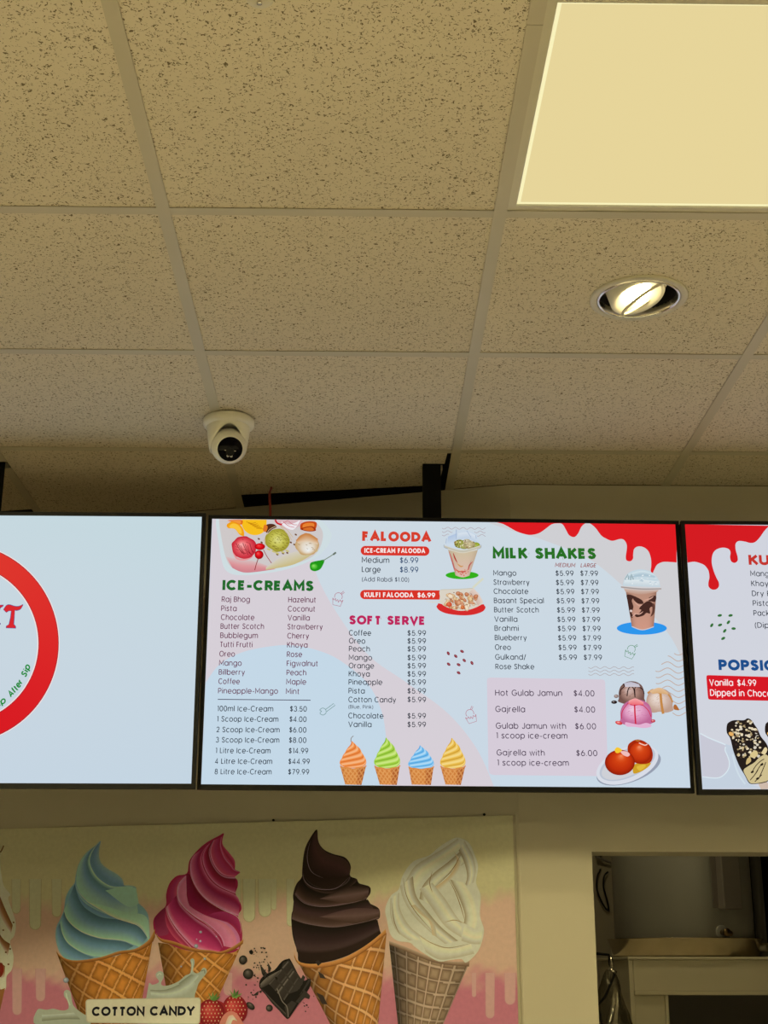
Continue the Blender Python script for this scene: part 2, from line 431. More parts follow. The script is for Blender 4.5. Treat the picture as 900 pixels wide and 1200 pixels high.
# ------------------------------------------------------------------ security camera
DX, DY = -0.3360, 3.243
cam_r = tag(empty('security_camera', (DX, DY, CEIL-0.0022)), 'white turret security camera with a black lens face on the ceiling grid', 'camera')
mb = MB(); mb.lathe([(0.0005, 0.0), (0.0600, 0.0), (0.0632, -0.003), (0.0636, -0.016), (0.0615, -0.020), (0.054, -0.0225), (0.0005, -0.0225)], 64)
mb.build('mounting_base', M_WHITE, cam_r)
d0 = Vector((DX+0.004, DY, CEIL-0.075)).normalized()
face = (-d0*0.90 + Vector((0, 0, -1))*0.26 + RI*0.10).normalized()
n = 64; prof = [(0.0535, 0.0), (0.0530, 0.10), (0.0515, 0.35), (0.0485, 0.70), (0.0455, 1.0)]
vs = []; fs = []
for r_, t_ in prof:
    for k in range(n):
        a = 2*PI*k/n
        front = max(0.0, math.cos(a+PI/2-0.18))      # faces the room
        low = -0.084+0.056*front**1.6
        vs.append((r_*math.cos(a)*(1-0.03*front), r_*math.sin(a), -0.0225+(low+0.0225)*t_))
m_ = len(prof)
for r_, t_ in prof[::-1]:
    for k in range(n):
        a = 2*PI*k/n; front = max(0.0, math.cos(a+PI/2-0.18)); low = -0.084+0.056*front**1.6
        vs.append(((r_-0.003)*math.cos(a)*(1-0.03*front), (r_-0.003)*math.sin(a), -0.0225+(low+0.0225)*t_))
for j in range(2*m_-1):
    for k in range(n):
        k2 = (k+1) % n; fs.append((j*n+k, j*n+k2, (j+1)*n+k2, (j+1)*n+k))
mb = MB(); mb.add(vs, fs, True); mb.build('hood', M_WHITE, cam_r)
bc = Vector((0.003, -0.004, -0.0725)); rb = 0.0445
R_ = face.to_track_quat('Z', 'Y').to_matrix().to_4x4(); R_.translation = bc
prof = [(rb*math.sin(t), rb*math.cos(t)) for t in [0.78+k*(PI-0.79)/22 for k in range(23)]]
mb = MB(); mb.lathe([(rb*math.sin(0.72), rb*math.cos(0.78)-0.001)]+prof, 64, R_); mb.build('ball', M_WHITE, cam_r)
fz = rb*math.cos(0.78)
mb = MB(); mb.lathe([(0.0306, fz-0.002), (0.0306, fz+0.001), (0.029, fz+0.003), (0.0005, fz+0.0045)], 56, R_)
face_o = tag(mb.build('lens_face', M_GLASS, cam_r), 'glossy black round lens face')
mb = MB(); L_ = R_ @ Matrix.Translation((0.0, -0.006, fz+0.0045))
mb.lathe([(0.0105, -0.001), (0.0105, 0.0012), (0.0085, 0.0016), (0.0075, 0.0004), (0.0005, 0.0010)], 32, L_)
mb.build('lens', M_BLACK, face_o)
mb = MB(); L2 = R_ @ Matrix.Translation((0.0, 0.0, fz+0.0042)); mb.box((-0.014, -0.0035, 0), (0.014, -0.0022, 0.0006), M=L2); mb.build('sensor_slot', M_TRIM, face_o)
mb = MB(); L3 = R_ @ Matrix.Translation((0.0, -0.0165, fz+0.0030))
mb.lathe([(0.0036, 0.0), (0.003, 0.0018), (0.0004, 0.0024)], 16, L3 @ Matrix.Translation((-0.0042, 0, 0))); mb.lathe([(0.0036, 0.0), (0.003, 0.0018), (0.0004, 0.0024)], 16, L3 @ Matrix.Translation((0.0042, 0, 0)))
mb.build('infrared_lamps', M_TRIM, face_o)

# ------------------------------------------------------------------ sprinkler cover, red wire
sp = tag(empty('sprinkler_cover', (-0.1513, 1.658, CEIL+0.0002)), 'small round sprinkler cover at the top edge of the photo', 'sprinkler')
MB().lathe([(0.0195, 0.0), (0.0195, -0.0015), (0.017, -0.004), (0.006, -0.005), (0.0004, -0.005)], 32).build('cover_plate', M_TRIM, sp)
MB().lathe([(0.004, -0.005), (0.004, -0.009), (0.0004, -0.0095)], 16).build('deflector_pin', M_CHROME, sp)
wire = MB(); W = [Vector((-0.262, 3.80, 1.42)), Vector((-0.262, 3.77, 1.32)), Vector((-0.262, 3.70, 1.27)), Vector((-0.252, 3.60, 1.19)), Vector((-0.246, 3.535, 1.12)), Vector((-0.243, 3.525, 1.0))]
pts = []
for k in range(len(W)-1):
    p0 = W[max(k-1, 0)]; p1 = W[k]; p2 = W[k+1]; p3 = W[min(k+2, len(W)-1)]
    for q in range(6):
        t = q/6; pts.append(0.5*((2*p1)+(p2-p0)*t+(2*p0-5*p1+4*p2-p3)*t*t+(3*p1-p0-3*p2+p3)*t*t*t))
pts.append(W[-1])
wire.tube(pts, 0.0035, 8); tag(wire.build('red_wire', M_RED), 'thin red wire dropping from the ceiling gap behind the middle screen', 'wire')

# ------------------------------------------------------------------ store room: heater on its stand
TX, TY, SZ = 1.110, 5.000, 0.0500
sx0, sy0 = 0.861, 4.700
st = tag(empty('heater_stand', (sx0, sy0, FLOOR)), 'ivory painted wooden stand under the water heater in the doorway', 'stand')
def bx(name, a, b, parent, mat=M_STAND, bevel=0.002):
    A = Vector(a)-Vector((sx0, sy0, FLOOR)); B = Vector(b)-Vector((sx0, sy0, FLOOR))
    return MB().box(tuple(A), tuple(B)).build(name, mat, parent, bevel)
bx('top_board', (sx0-0.006, sy0-0.008, SZ-0.009), (1.70, 5.29, SZ), st)
bx('front_apron', (sx0+0.012, sy0, -0.054), (1.69, sy0+0.018, SZ-0.0095), st)
bx('apron_bead', (sx0+0.013, sy0-0.006, -0.0665), (1.69, sy0+0.012, -0.0545), st)
bx('corner_post', (sx0-0.003, sy0-0.003, FLOOR), (sx0+0.011, sy0+0.03, SZ-0.0095), st)
bx('front_stile', (sx0+0.0115, sy0+0.004, FLOOR), (sx0+0.108, sy0+0.022, -0.067), st)
bx('opening_bead', (sx0+0.1085, sy0-0.001, FLOOR), (sx0+0.1195, sy0+0.02, -0.067), st)
bx('side_panel', (sx0-0.002, sy0+0.031, FLOOR), (sx0+0.014, 5.285, SZ-0.0095), st)
bx('right_stile', (1.60, sy0+0.004, FLOOR), (1.69, sy0+0.022, -0.067), st)
bx('shelf_back', (sx0+0.015, 5.25, FLOOR), (1.69, 5.27, SZ-0.0095), st, M_TANKBOX)

pan = tag(empty('drain_pan', (TX, TY, SZ)), 'round brushed metal drain pan under the grey water heater', 'pan')
MB().lathe([(0.0005, 0.0015), (0.2400, 0.0015), (0.2480, 0.006), (0.2575, 0.056), (0.2625, 0.0575), (0.2635, 0.0600), (0.2605, 0.0605), (0.2545, 0.057), (0.245, 0.008), (0.238, 0.004), (0.0005, 0.004)], 96).build('pan_body', M_STEEL, pan)
MB().tube([(0.250*math.cos(-0.42), 0.250*math.sin(-0.42), 0.030), (0.272*math.cos(-0.42), 0.272*math.sin(-0.42), 0.030)], 0.010, 16).build('drain_spout', M_WHITE, pan)

tk = tag(empty('water_heater', (TX, TY, SZ+0.0045)), 'tall grey cylindrical water heater seen through the doorway', 'water heater')
MB().lathe([(0.0005, 0.0), (0.2330, 0.0), (0.2355, 0.004), (0.2355, 1.05), (0.225, 1.08), (0.0005, 1.10)], 96).build('tank_body', M_TANK, tk)
mb = MB()
ang = math.radians(-66)
Rb = Matrix.Rotation(ang, 4, 'Z')
mb.box((0.225, -0.030, 0.145), (0.268, 0.046, 0.80), M=Rb); o = mb.build('control_box', M_TANKBOX, tk, bevel=0.004)
mb = MB(); mb.box((0.2352, -0.052, 0.15), (0.2385, -0.0305, 0.80), M=Rb); mb.build('cover_flange', M_TANKBOX, tk, bevel=0.001)
a2 = math.radians(-71)
Rv = Matrix.Rotation(a2, 4, 'Z') @ Matrix.Translation((0.2352, 0.0, 0.072)) @ Matrix.Rotation(PI/2, 4, 'Y')
MB().lathe([(0.024, -0.002), (0.024, 0.0015), (0.021, 0.003), (0.0005, 0.0035)], 40, Rv).build('valve_flange', M_TANK, tk)
vv = MB(); vv.lathe([(0.0105, 0.004), (0.0105, 0.022), (0.0125, 0.024), (0.0125, 0.032), (0.0005, 0.034)], 20, Rv)
vo = vv.build('drain_valve', M_BRASS, tk)
MB().lathe([(0.008, 0.030), (0.0085, 0.042), (0.0005, 0.044)], 20, Rv @ Matrix.Translation((0.003, 0.013, -0.012))).build('hose_outlet', M_BRASS, vo)

pp = tag(empty('drain_pipe', (1.475, 5.36, FLOOR)), 'brown vertical pipe to the right of the water heater', 'pipe')
MB().tube([(0, 0, 0), (0, 0, 1.0-FLOOR)], 0.020, 20).build('pipe_run', M_TANK, pp)
MB().tube([(0.0, 0, 1.625), (0, 0, 1.655)], 0.027, 20).build('pipe_coupling', M_TRIM, pp)

# wire loops and hook strip on the store room wall
cb = MB()
import itertools
lp = [(0.79, 5.412, 0.36), (0.775, 5.405, 0.33), (0.770, 5.40, 0.285), (0.78, 5.40, 0.245), (0.800, 5.405, 0.205), (0.812, 5.405, 0.20), (0.806, 5.40, 0.24), (0.795, 5.40, 0.29), (0.800, 5.40, 0.33), (0.818, 5.408, 0.35)]
lp = [Vector((p[0]+0.112, p[1], 0.225+(p[2]-0.2)*0.92)) for p in lp]; pts = []
for k in range(len(lp)-1):
    p0 = lp[max(k-1, 0)]; p1 = lp[k]; p2 = lp[k+1]; p3 = lp[min(k+2, len(lp)-1)]
    for q in range(6):
        t = q/6; pts.append(0.5*((2*p1)+(p2-p0)*t+(2*p0-5*p1+4*p2-p3)*t*t+(3*p1-p0-3*p2+p3)*t*t*t))
cb.tube(pts, 0.0032, 8); tag(cb.build('looped_cable', M_BLACK), 'black cable loop on the wall left of the water heater', 'cable')
sb = tag(empty('wall_bracket', (0.935, 5.42, 0.415)), 'small dark bracket at the top left corner of the doorway view', 'bracket')
MB().box((-0.05, -0.03, 0.0), (-0.03, 0.0, 0.03)).build('bracket_plate', M_BLACK, sb)
MB().tube([(-0.05, -0.03, 0.0), (0.03, -0.01, -0.03)], 0.004, 8).build('bracket_arm', M_TANKBOX, sb)

# clear bags and a small valve hanging by the stand
def clear_plastic():
    m = bpy.data.materials.new('clear_plastic_film'); m.use_nodes = True; nt = m.node_tree; nt.nodes.remove(nt.nodes['Principled BSDF'])
    g_ = nt.nodes.new('ShaderNodeBsdfGlossy'); g_.inputs['Roughness'].default_value = 0.15; g_.inputs['Color'].default_value = (0.8, 0.78, 0.7, 1)
    t_ = nt.nodes.new('ShaderNodeBsdfTransparent'); t_.inputs['Color'].default_value = (0.55, 0.54, 0.5, 1)
    nz = nt.nodes.new('ShaderNodeTexNoise'); nz.inputs['Scale'].default_value = 25
    rp = nt.nodes.new('ShaderNodeMapRange'); rp.inputs[3].default_value = 0.05; rp.inputs[4].default_value = 0.45
    mx = nt.nodes.new('ShaderNodeMixShader'); nt.links.new(nz.outputs[0], rp.inputs[0]); nt.links.new(rp.outputs[0], mx.inputs[0]); nt.links.new(t_.outputs[0], mx.inputs[1]); nt.links.new(g_.outputs[0], mx.inputs[2])
    nt.links.new(mx.outputs[0], nt.nodes['Material Output'].inputs['Surface']); return m
M_FILM = clear_plastic()
def bag(cx, cy, top, h, w0, w1, seed):
    rnd = random.Random(seed); vs = []; fs = []; n, m = 20, 16
    for j in range(m+1):
        t = j/m; rr = (w0+(w1-w0)*math.sin(t*PI/2)**0.8)*(1 if t < 0.85 else 1-((t-0.85)/0.15)**2*0.45)
        for k in range(n):
            a = 2*PI*k/n; q = 1+0.16*math.sin(3*a+t*7+seed)+0.08*rnd.uniform(-1, 1)
            vs.append((rr*q*math.cos(a), 0.6*rr*q*math.sin(a), -h*t))
    for j in range(m):
        for k in range(n): k2 = (k+1) % n; fs.append((j*n+k, j*n+k2, (j+1)*n+k2, (j+1)*n+k))
    fs.append(tuple(range(m*n, (m+1)*n)))
    mb = MB(); mb.add(vs, fs, True); o = mb.build('plastic_bag', M_FILM); o.location = (cx, cy, top); return o
tag(bag(0.778, 4.58, 0.01, 0.26, 0.012, 0.062, 3), 'crumpled clear plastic bag hanging left of the ivory stand', 'bag')
hk = tag(empty('hose_valve', (0.765, 4.50, 0.005)), 'small dark hose and shiny valve hanging at the left edge of the doorway', 'valve')
MB().tube([(-0.040, 0, 0.052), (-0.002, 0.0, 0.048), (0.0, 0, 0.02), (0.012, 0, -0.01), (-0.02, 0, -0.075), (-0.045, 0, -0.10), (-0.03, 0, -0.16), (-0.02, 0, -0.26)], 0.0045, 8).build('dark_hose', M_BLACK, hk)
MB().tube([(0.004, -0.004, 0.040), (0.004, -0.004, 0.004)], 0.0055, 12).tube([(-0.004, -0.006, 0.006), (0.018, -0.006, -0.004)], 0.005, 12).build('valve_body', M_CHROME, hk)

# ------------------------------------------------------------------ poster board on the angled wall
ang = -math.atan(SL)
pr = Vector((math.cos(ang), math.sin(ang), 0)); pu = Vector((0, 0, 1)); pn = pr.cross(pu)
PM = Matrix((pr, pu, pn)).transposed().to_4x4()
PM.translation = Vector((0.3990, wy(0.3990), 0.3930)) + pn*0.0065
poster = tag(empty('ice_cream_poster', mat=PM), 'wide printed board of soft serve cones labelled COTTON CANDY under the screens', 'poster')
PW, PH = 2.10, 0.95
MB().box((-PW, -PH, -0.0060), (0, 0, -0.0003)).build('board', M_TRIM, poster, bevel=0.0005)
MB().box((0.0005, -PH, -0.0060), (0.0045, 0.0, 0.0015)).build('edge_trim', M_TRIM, poster)
for X_, nm in ((-0.078, 0), (-0.665, 1)):
    o = MB().lathe([(0.0035, 0.0), (0.003, 0.004), (0.0003, 0.005)], 12, Matrix.Translation((X_, 0.0035, -0.006))).build('fixing_screw', M_POST, poster)
# ------------------------------------------------------------------ flat print: lettering and pictures as thin coloured faces
def vcol_material(name, mode):
    m = bpy.data.materials.new(name); m.use_nodes = True; nt = m.node_tree; b = nt.nodes['Principled BSDF']
    vc = nt.nodes.new('ShaderNodeVertexColor'); vc.layer_name = 'ink'
    if mode == 'screen':
        nt.nodes.remove(b); e = nt.nodes.new('ShaderNodeEmission'); e.inputs['Strength'].default_value = 1.0
        nt.links.new(vc.outputs['Color'], e.inputs['Color']); nt.links.new(e.outputs[0], nt.nodes['Material Output'].inputs['Surface'])
    else:
        tc = nt.nodes.new('ShaderNodeTexCoord'); nz = nt.nodes.new('ShaderNodeTexNoise'); nz.inputs['Scale'].default_value = 90; nz.inputs['Detail'].default_value = 4
        nt.links.new(tc.outputs['Object'], nz.inputs['Vector'])
        mr = nt.nodes.new('ShaderNodeMapRange'); mr.inputs[3].default_value = 0.90; mr.inputs[4].default_value = 1.10; nt.links.new(nz.outputs['Fac'], mr.inputs[0])
        mx = nt.nodes.new('ShaderNodeVectorMath'); mx.operation = 'MULTIPLY'
        nt.links.new(vc.outputs['Color'], mx.inputs[0]); nt.links.new(mr.outputs[0], mx.inputs[1])
        nt.links.new(mx.outputs[0], b.inputs['Base Color']); b.inputs['Roughness'].default_value = 0.6; b.inputs['Specular IOR Level'].default_value = 0.12
    return m
M_SCREEN = vcol_material('lit_screen_image', 'screen')
M_PRINT = vcol_material('printed_ink', 'print')
def ink_screen(c): return lin(c)
ILL = lin((224, 200, 140))                    # how a pure white print looks under the shop's light
def ink_print(c): return tuple(min(0.95, a/b) for a, b in zip(lin(c), ILL))

def mixc(a, b, t): return tuple(x+(y-x)*t for x, y in zip(a, b))
def stops(st, t):
    """colour along a list of (position, colour)"""
    if t <= st[0][0]: return st[0][1]
    for (p, c), (p2, c2) in zip(st, st[1:]):
        if t <= p2: return mixc(c, c2, (t-p)/max(1e-6, p2-p))
    return st[-1][1]

class Art:
    """one flat picture: faces with an ink colour per vertex, in stacked layers"""
    def __init__(s, plane, mat, ink): s.p = plane; s.mat = mat; s.ink = ink; s.v = []; s.f = []; s.c = []; s.z = 0.0; s.map = plane.at
    def crop(s, x0, y0, k): s.map = lambda p: s.p.at((x0+p[0]/k, y0+p[1]/k)); return s
    def up(s, d=0.000012): s.z += d; return s
    def raw(s, pts, cols, faces):
        o = len(s.v)
        for (x, y), c in zip(pts, cols): s.v.append((x, y, s.z)); s.c.append(s.ink(c))
        s.f += [tuple(i+o for i in f) for f in faces]
    def poly(s, pts, col):
        q = [s.map(p) for p in pts]; cs = [col]*len(q) if not isinstance(col, list) else col
        s.raw(q, cs, [tuple(range(len(q)))]); s.up(); return s
    def blob(s, pts, col, n=6): return s.poly(closed(pts, n), col)
    def ell(s, cx, cy, rx, ry, col, rot=0, n=40, a0=0, a1=360):
        r = math.radians(rot); P = []
        full = a1-a0 >= 360
        for k in range(n if full else n+1):
            a = math.radians(a0+(a1-a0)*k/n); x = rx*math.cos(a); y = ry*math.sin(a)
            P.append((cx+x*math.cos(r)-y*math.sin(r), cy+x*math.sin(r)+y*math.cos(r)))
        return s.poly(P, col)
    def ball(s, cx, cy, rx, ry, st, hx=-0.3, hy=-0.35, rot=0, n=32, m=8):
        """shaded disc: st runs from the highlight to the rim"""
        r = math.radians(rot); P = []; C = []; F = []
        for j in range(m+1):
            t = j/m
            for k in range(n):
                a = 2*PI*k/n; x = rx*(math.cos(a)*t+hx*(1-t)); y = ry*(math.sin(a)*t+hy*(1-t))
                P.append(s.map((cx+x*math.cos(r)-y*math.sin(r), cy+x*math.sin(r)+y*math.cos(r)))); C.append(stops(st, t))
        for j in range(m):
            for k in range(n): k2 = (k+1) % n; F.append((j*n+k, j*n+k2, (j+1)*n+k2, (j+1)*n+k))
        s.raw(P, C, F); s.up(); return s
    def fold(s, A, B, st, n=24, m=8, smooth=True):
        """band between two curves, coloured across by st"""
        if smooth: A = spline(A, 8) if len(A) > 2 else A; B = spline(B, 8) if len(B) > 2 else B
        A = resample(A, n); B = resample(B, n); P = []; C = []; F = []
        for j in range(m+1):
            t = j/m; c = stops(st, t)
            for a, b in zip(A, B): P.append(s.map((a[0]+(b[0]-a[0])*t, a[1]+(b[1]-a[1])*t))); C.append(c)
        for j in range(m):
            for i in range(n-1): F.append((j*n+i, j*n+i+1, (j+1)*n+i+1, (j+1)*n+i))
        s.raw(P, C, F); s.up(); return s
    def patch(s, A, B, fn, nu=60, nv=60):
        A = resample(spline(A, 8) if len(A) > 2 else A, nu+1); B = resample(spline(B, 8) if len(B) > 2 else B, nu+1); P = []; C = []; F = []
        for j in range(nv+1):
            t = j/nv
            for i in range(nu+1):
                a, b = A[i], B[i]; P.append(s.map((a[0]+(b[0]-a[0])*t, a[1]+(b[1]-a[1])*t))); C.append(fn(i/nu, t))
        w_ = nu+1
        for j in range(nv):
            for i in range(nu): F.append((j*w_+i, j*w_+i+1, (j+1)*w_+i+1, (j+1)*w_+i))
        s.raw(P, C, F); s.up(); return s
    def line(s, pts, wd, col, smooth=True, col2=None, taper=False):
        if smooth and len(pts) > 2: pts = spline(pts, 6)
        n = len(pts); L = []; R = []
        for i, p in enumerate(pts):
            a = pts[max(i-1, 0)]; b = pts[min(i+1, n-1)]; dx, dy = b[0]-a[0], b[1]-a[1]; d = math.hypot(dx, dy) or 1
            ww = wd/2*(1 if not taper else max(0.12, 1-abs(2*i/(n-1)-1)**2))
            L.append((p[0]-dy/d*ww, p[1]+dx/d*ww)); R.append((p[0]+dy/d*ww, p[1]-dx/d*ww))
        P = [s.map(p) for p in L+R]; F = [(i, i+1, n+i+1, n+i) for i in range(n-1)]
        C = [col if col2 is None else mixc(col, col2, (i % n)/(n-1)) for i in range(2*n)]
        s.raw(P, C, F); s.up(); return s
    def text(s, string, p0, p1, cap, wt, col, slant=0.0, trk=0.0, col2=None, hatch=None, rough=0):
        """monoline lettering from baseline start p0 to end p1 (photo places); cap = capital height, wt = stroke weight relative to it"""
        x0, y0 = s.map(p0); x1, y1 = s.map(p1)
        base = math.hypot(x1-x0, y1-y0); ex = ((x1-x0)/base, (y1-y0)/base); ey = (-ex[1], ex[0])
        q = s.map((p0[0], p0[1]-cap)); H = math.hypot(q[0]-x0, q[1]-y0)
        if wt > 0.18:                            # heavy letters: squeeze the skeletons, not the strokes
            gap = 0.085+trk; k = (base/H - len(string)*wt - (len(string)-1)*gap)/sum(G[c][0] for c in string)
            strokes = []; x = wt/2
            for ch in string:
                for q_ in G[ch][1]:
                    P_ = [(x+px*k, wt/2+py*(1-wt)) for px, py in q_]
                    for e, n_ in ((0, 1), (-1, -2)):
                        if q_[e][1] <= 0.011 or q_[e][1] >= 0.989 or ch == '-':     # square ends reach the full height
                            dx, dy = P_[e][0]-P_[n_][0], P_[e][1]-P_[n_][1]; d = math.hypot(dx, dy) or 1; ext = wt/2*(0.8 if abs(dx) < 0.02 else 0.55)
                            if abs(q_[0][0]-q_[-1][0])+abs(q_[0][1]-q_[-1][1]) > 0.01: P_[e] = (P_[e][0]+dx/d*ext, P_[e][1]+dy/d*ext)
                    strokes.append(P_)
                x += G[ch][0]*k+wt+gap
            kx = H
        else:
            strokes, width = layout(string, wt, trk)
            kx = base/width
        for st in strokes:
            pts = [(x0+ex[0]*((x+slant*y*H/kx)*kx)+ey[0]*y*H, y0+ex[1]*((x+slant*y*H/kx)*kx)+ey[1]*y*H) for x, y in st]
            ribbon(s, pts, wt*H, col, hatch)
        s.up(); return s
    def build(s, name, parent, z=0.0, label=None):
        me = bpy.data.meshes.new(name); me.from_pydata([(x, y, zz+z) for x, y, zz in s.v], [], s.f)
        at = me.color_attributes.new('ink', 'FLOAT_COLOR', 'POINT')
        flat = []
        for c in s.c: flat += [c[0], c[1], c[2], 1.0]
        at.data.foreach_set('color', flat); me.update()
        o = link(name, me, parent, (s.mat,))
        if label: o['label'] = label
        return o

def ribbon(s, pts, wd, col, hatch=None):
    P = [pts[0]]
    for p in pts[1:]:
        if math.hypot(p[0]-P[-1][0], p[1]-P[-1][1]) > 1e-6: P.append(p)
    if len(P) < 2: return
    n = len(P); h = wd/2; L = []; R = []
    ring = math.hypot(P[0][0]-P[-1][0], P[0][1]-P[-1][1]) < 1e-6
    for i in range(n):
        if ring and i in (0, n-1): a, b, c = P[n-2], P[0], P[1]
        else: a, b, c = P[max(i-1, 0)], P[i], P[min(i+1, n-1)]
        d1 = (b[0]-a[0], b[1]-a[1]); d2 = (c[0]-b[0], c[1]-b[1])
        l1 = math.hypot(*d1); l2 = math.hypot(*d2)
        if l1 < 1e-9: d1, l1 = d2, l2
        if l2 < 1e-9: d2, l2 = d1, l1
        n1 = (-d1[1]/l1, d1[0]/l1); n2 = (-d2[1]/l2, d2[0]/l2)
        m = (n1[0]+n2[0], n1[1]+n2[1]); q = math.hypot(*m)
        if q < 0.3: m = n1; f = 1
        else: m = (m[0]/q, m[1]/q); f = min(2.2, 1/max(0.3, m[0]*n1[0]+m[1]*n1[1]))
        L.append((b[0]+m[0]*h*f, b[1]+m[1]*h*f)); R.append((b[0]-m[0]*h*f, b[1]-m[1]*h*f))
    cs = [col]*(2*n)
    if hatch: cs = [mixc(col, hatch, ((i*7919 + n*31) % 5)/4*0.9 if i % 2 else 0) for i in range(n)]*2
    s.raw(L+R, cs, [(i, i+1, n+i+1, n+i) for i in range(n-1)])

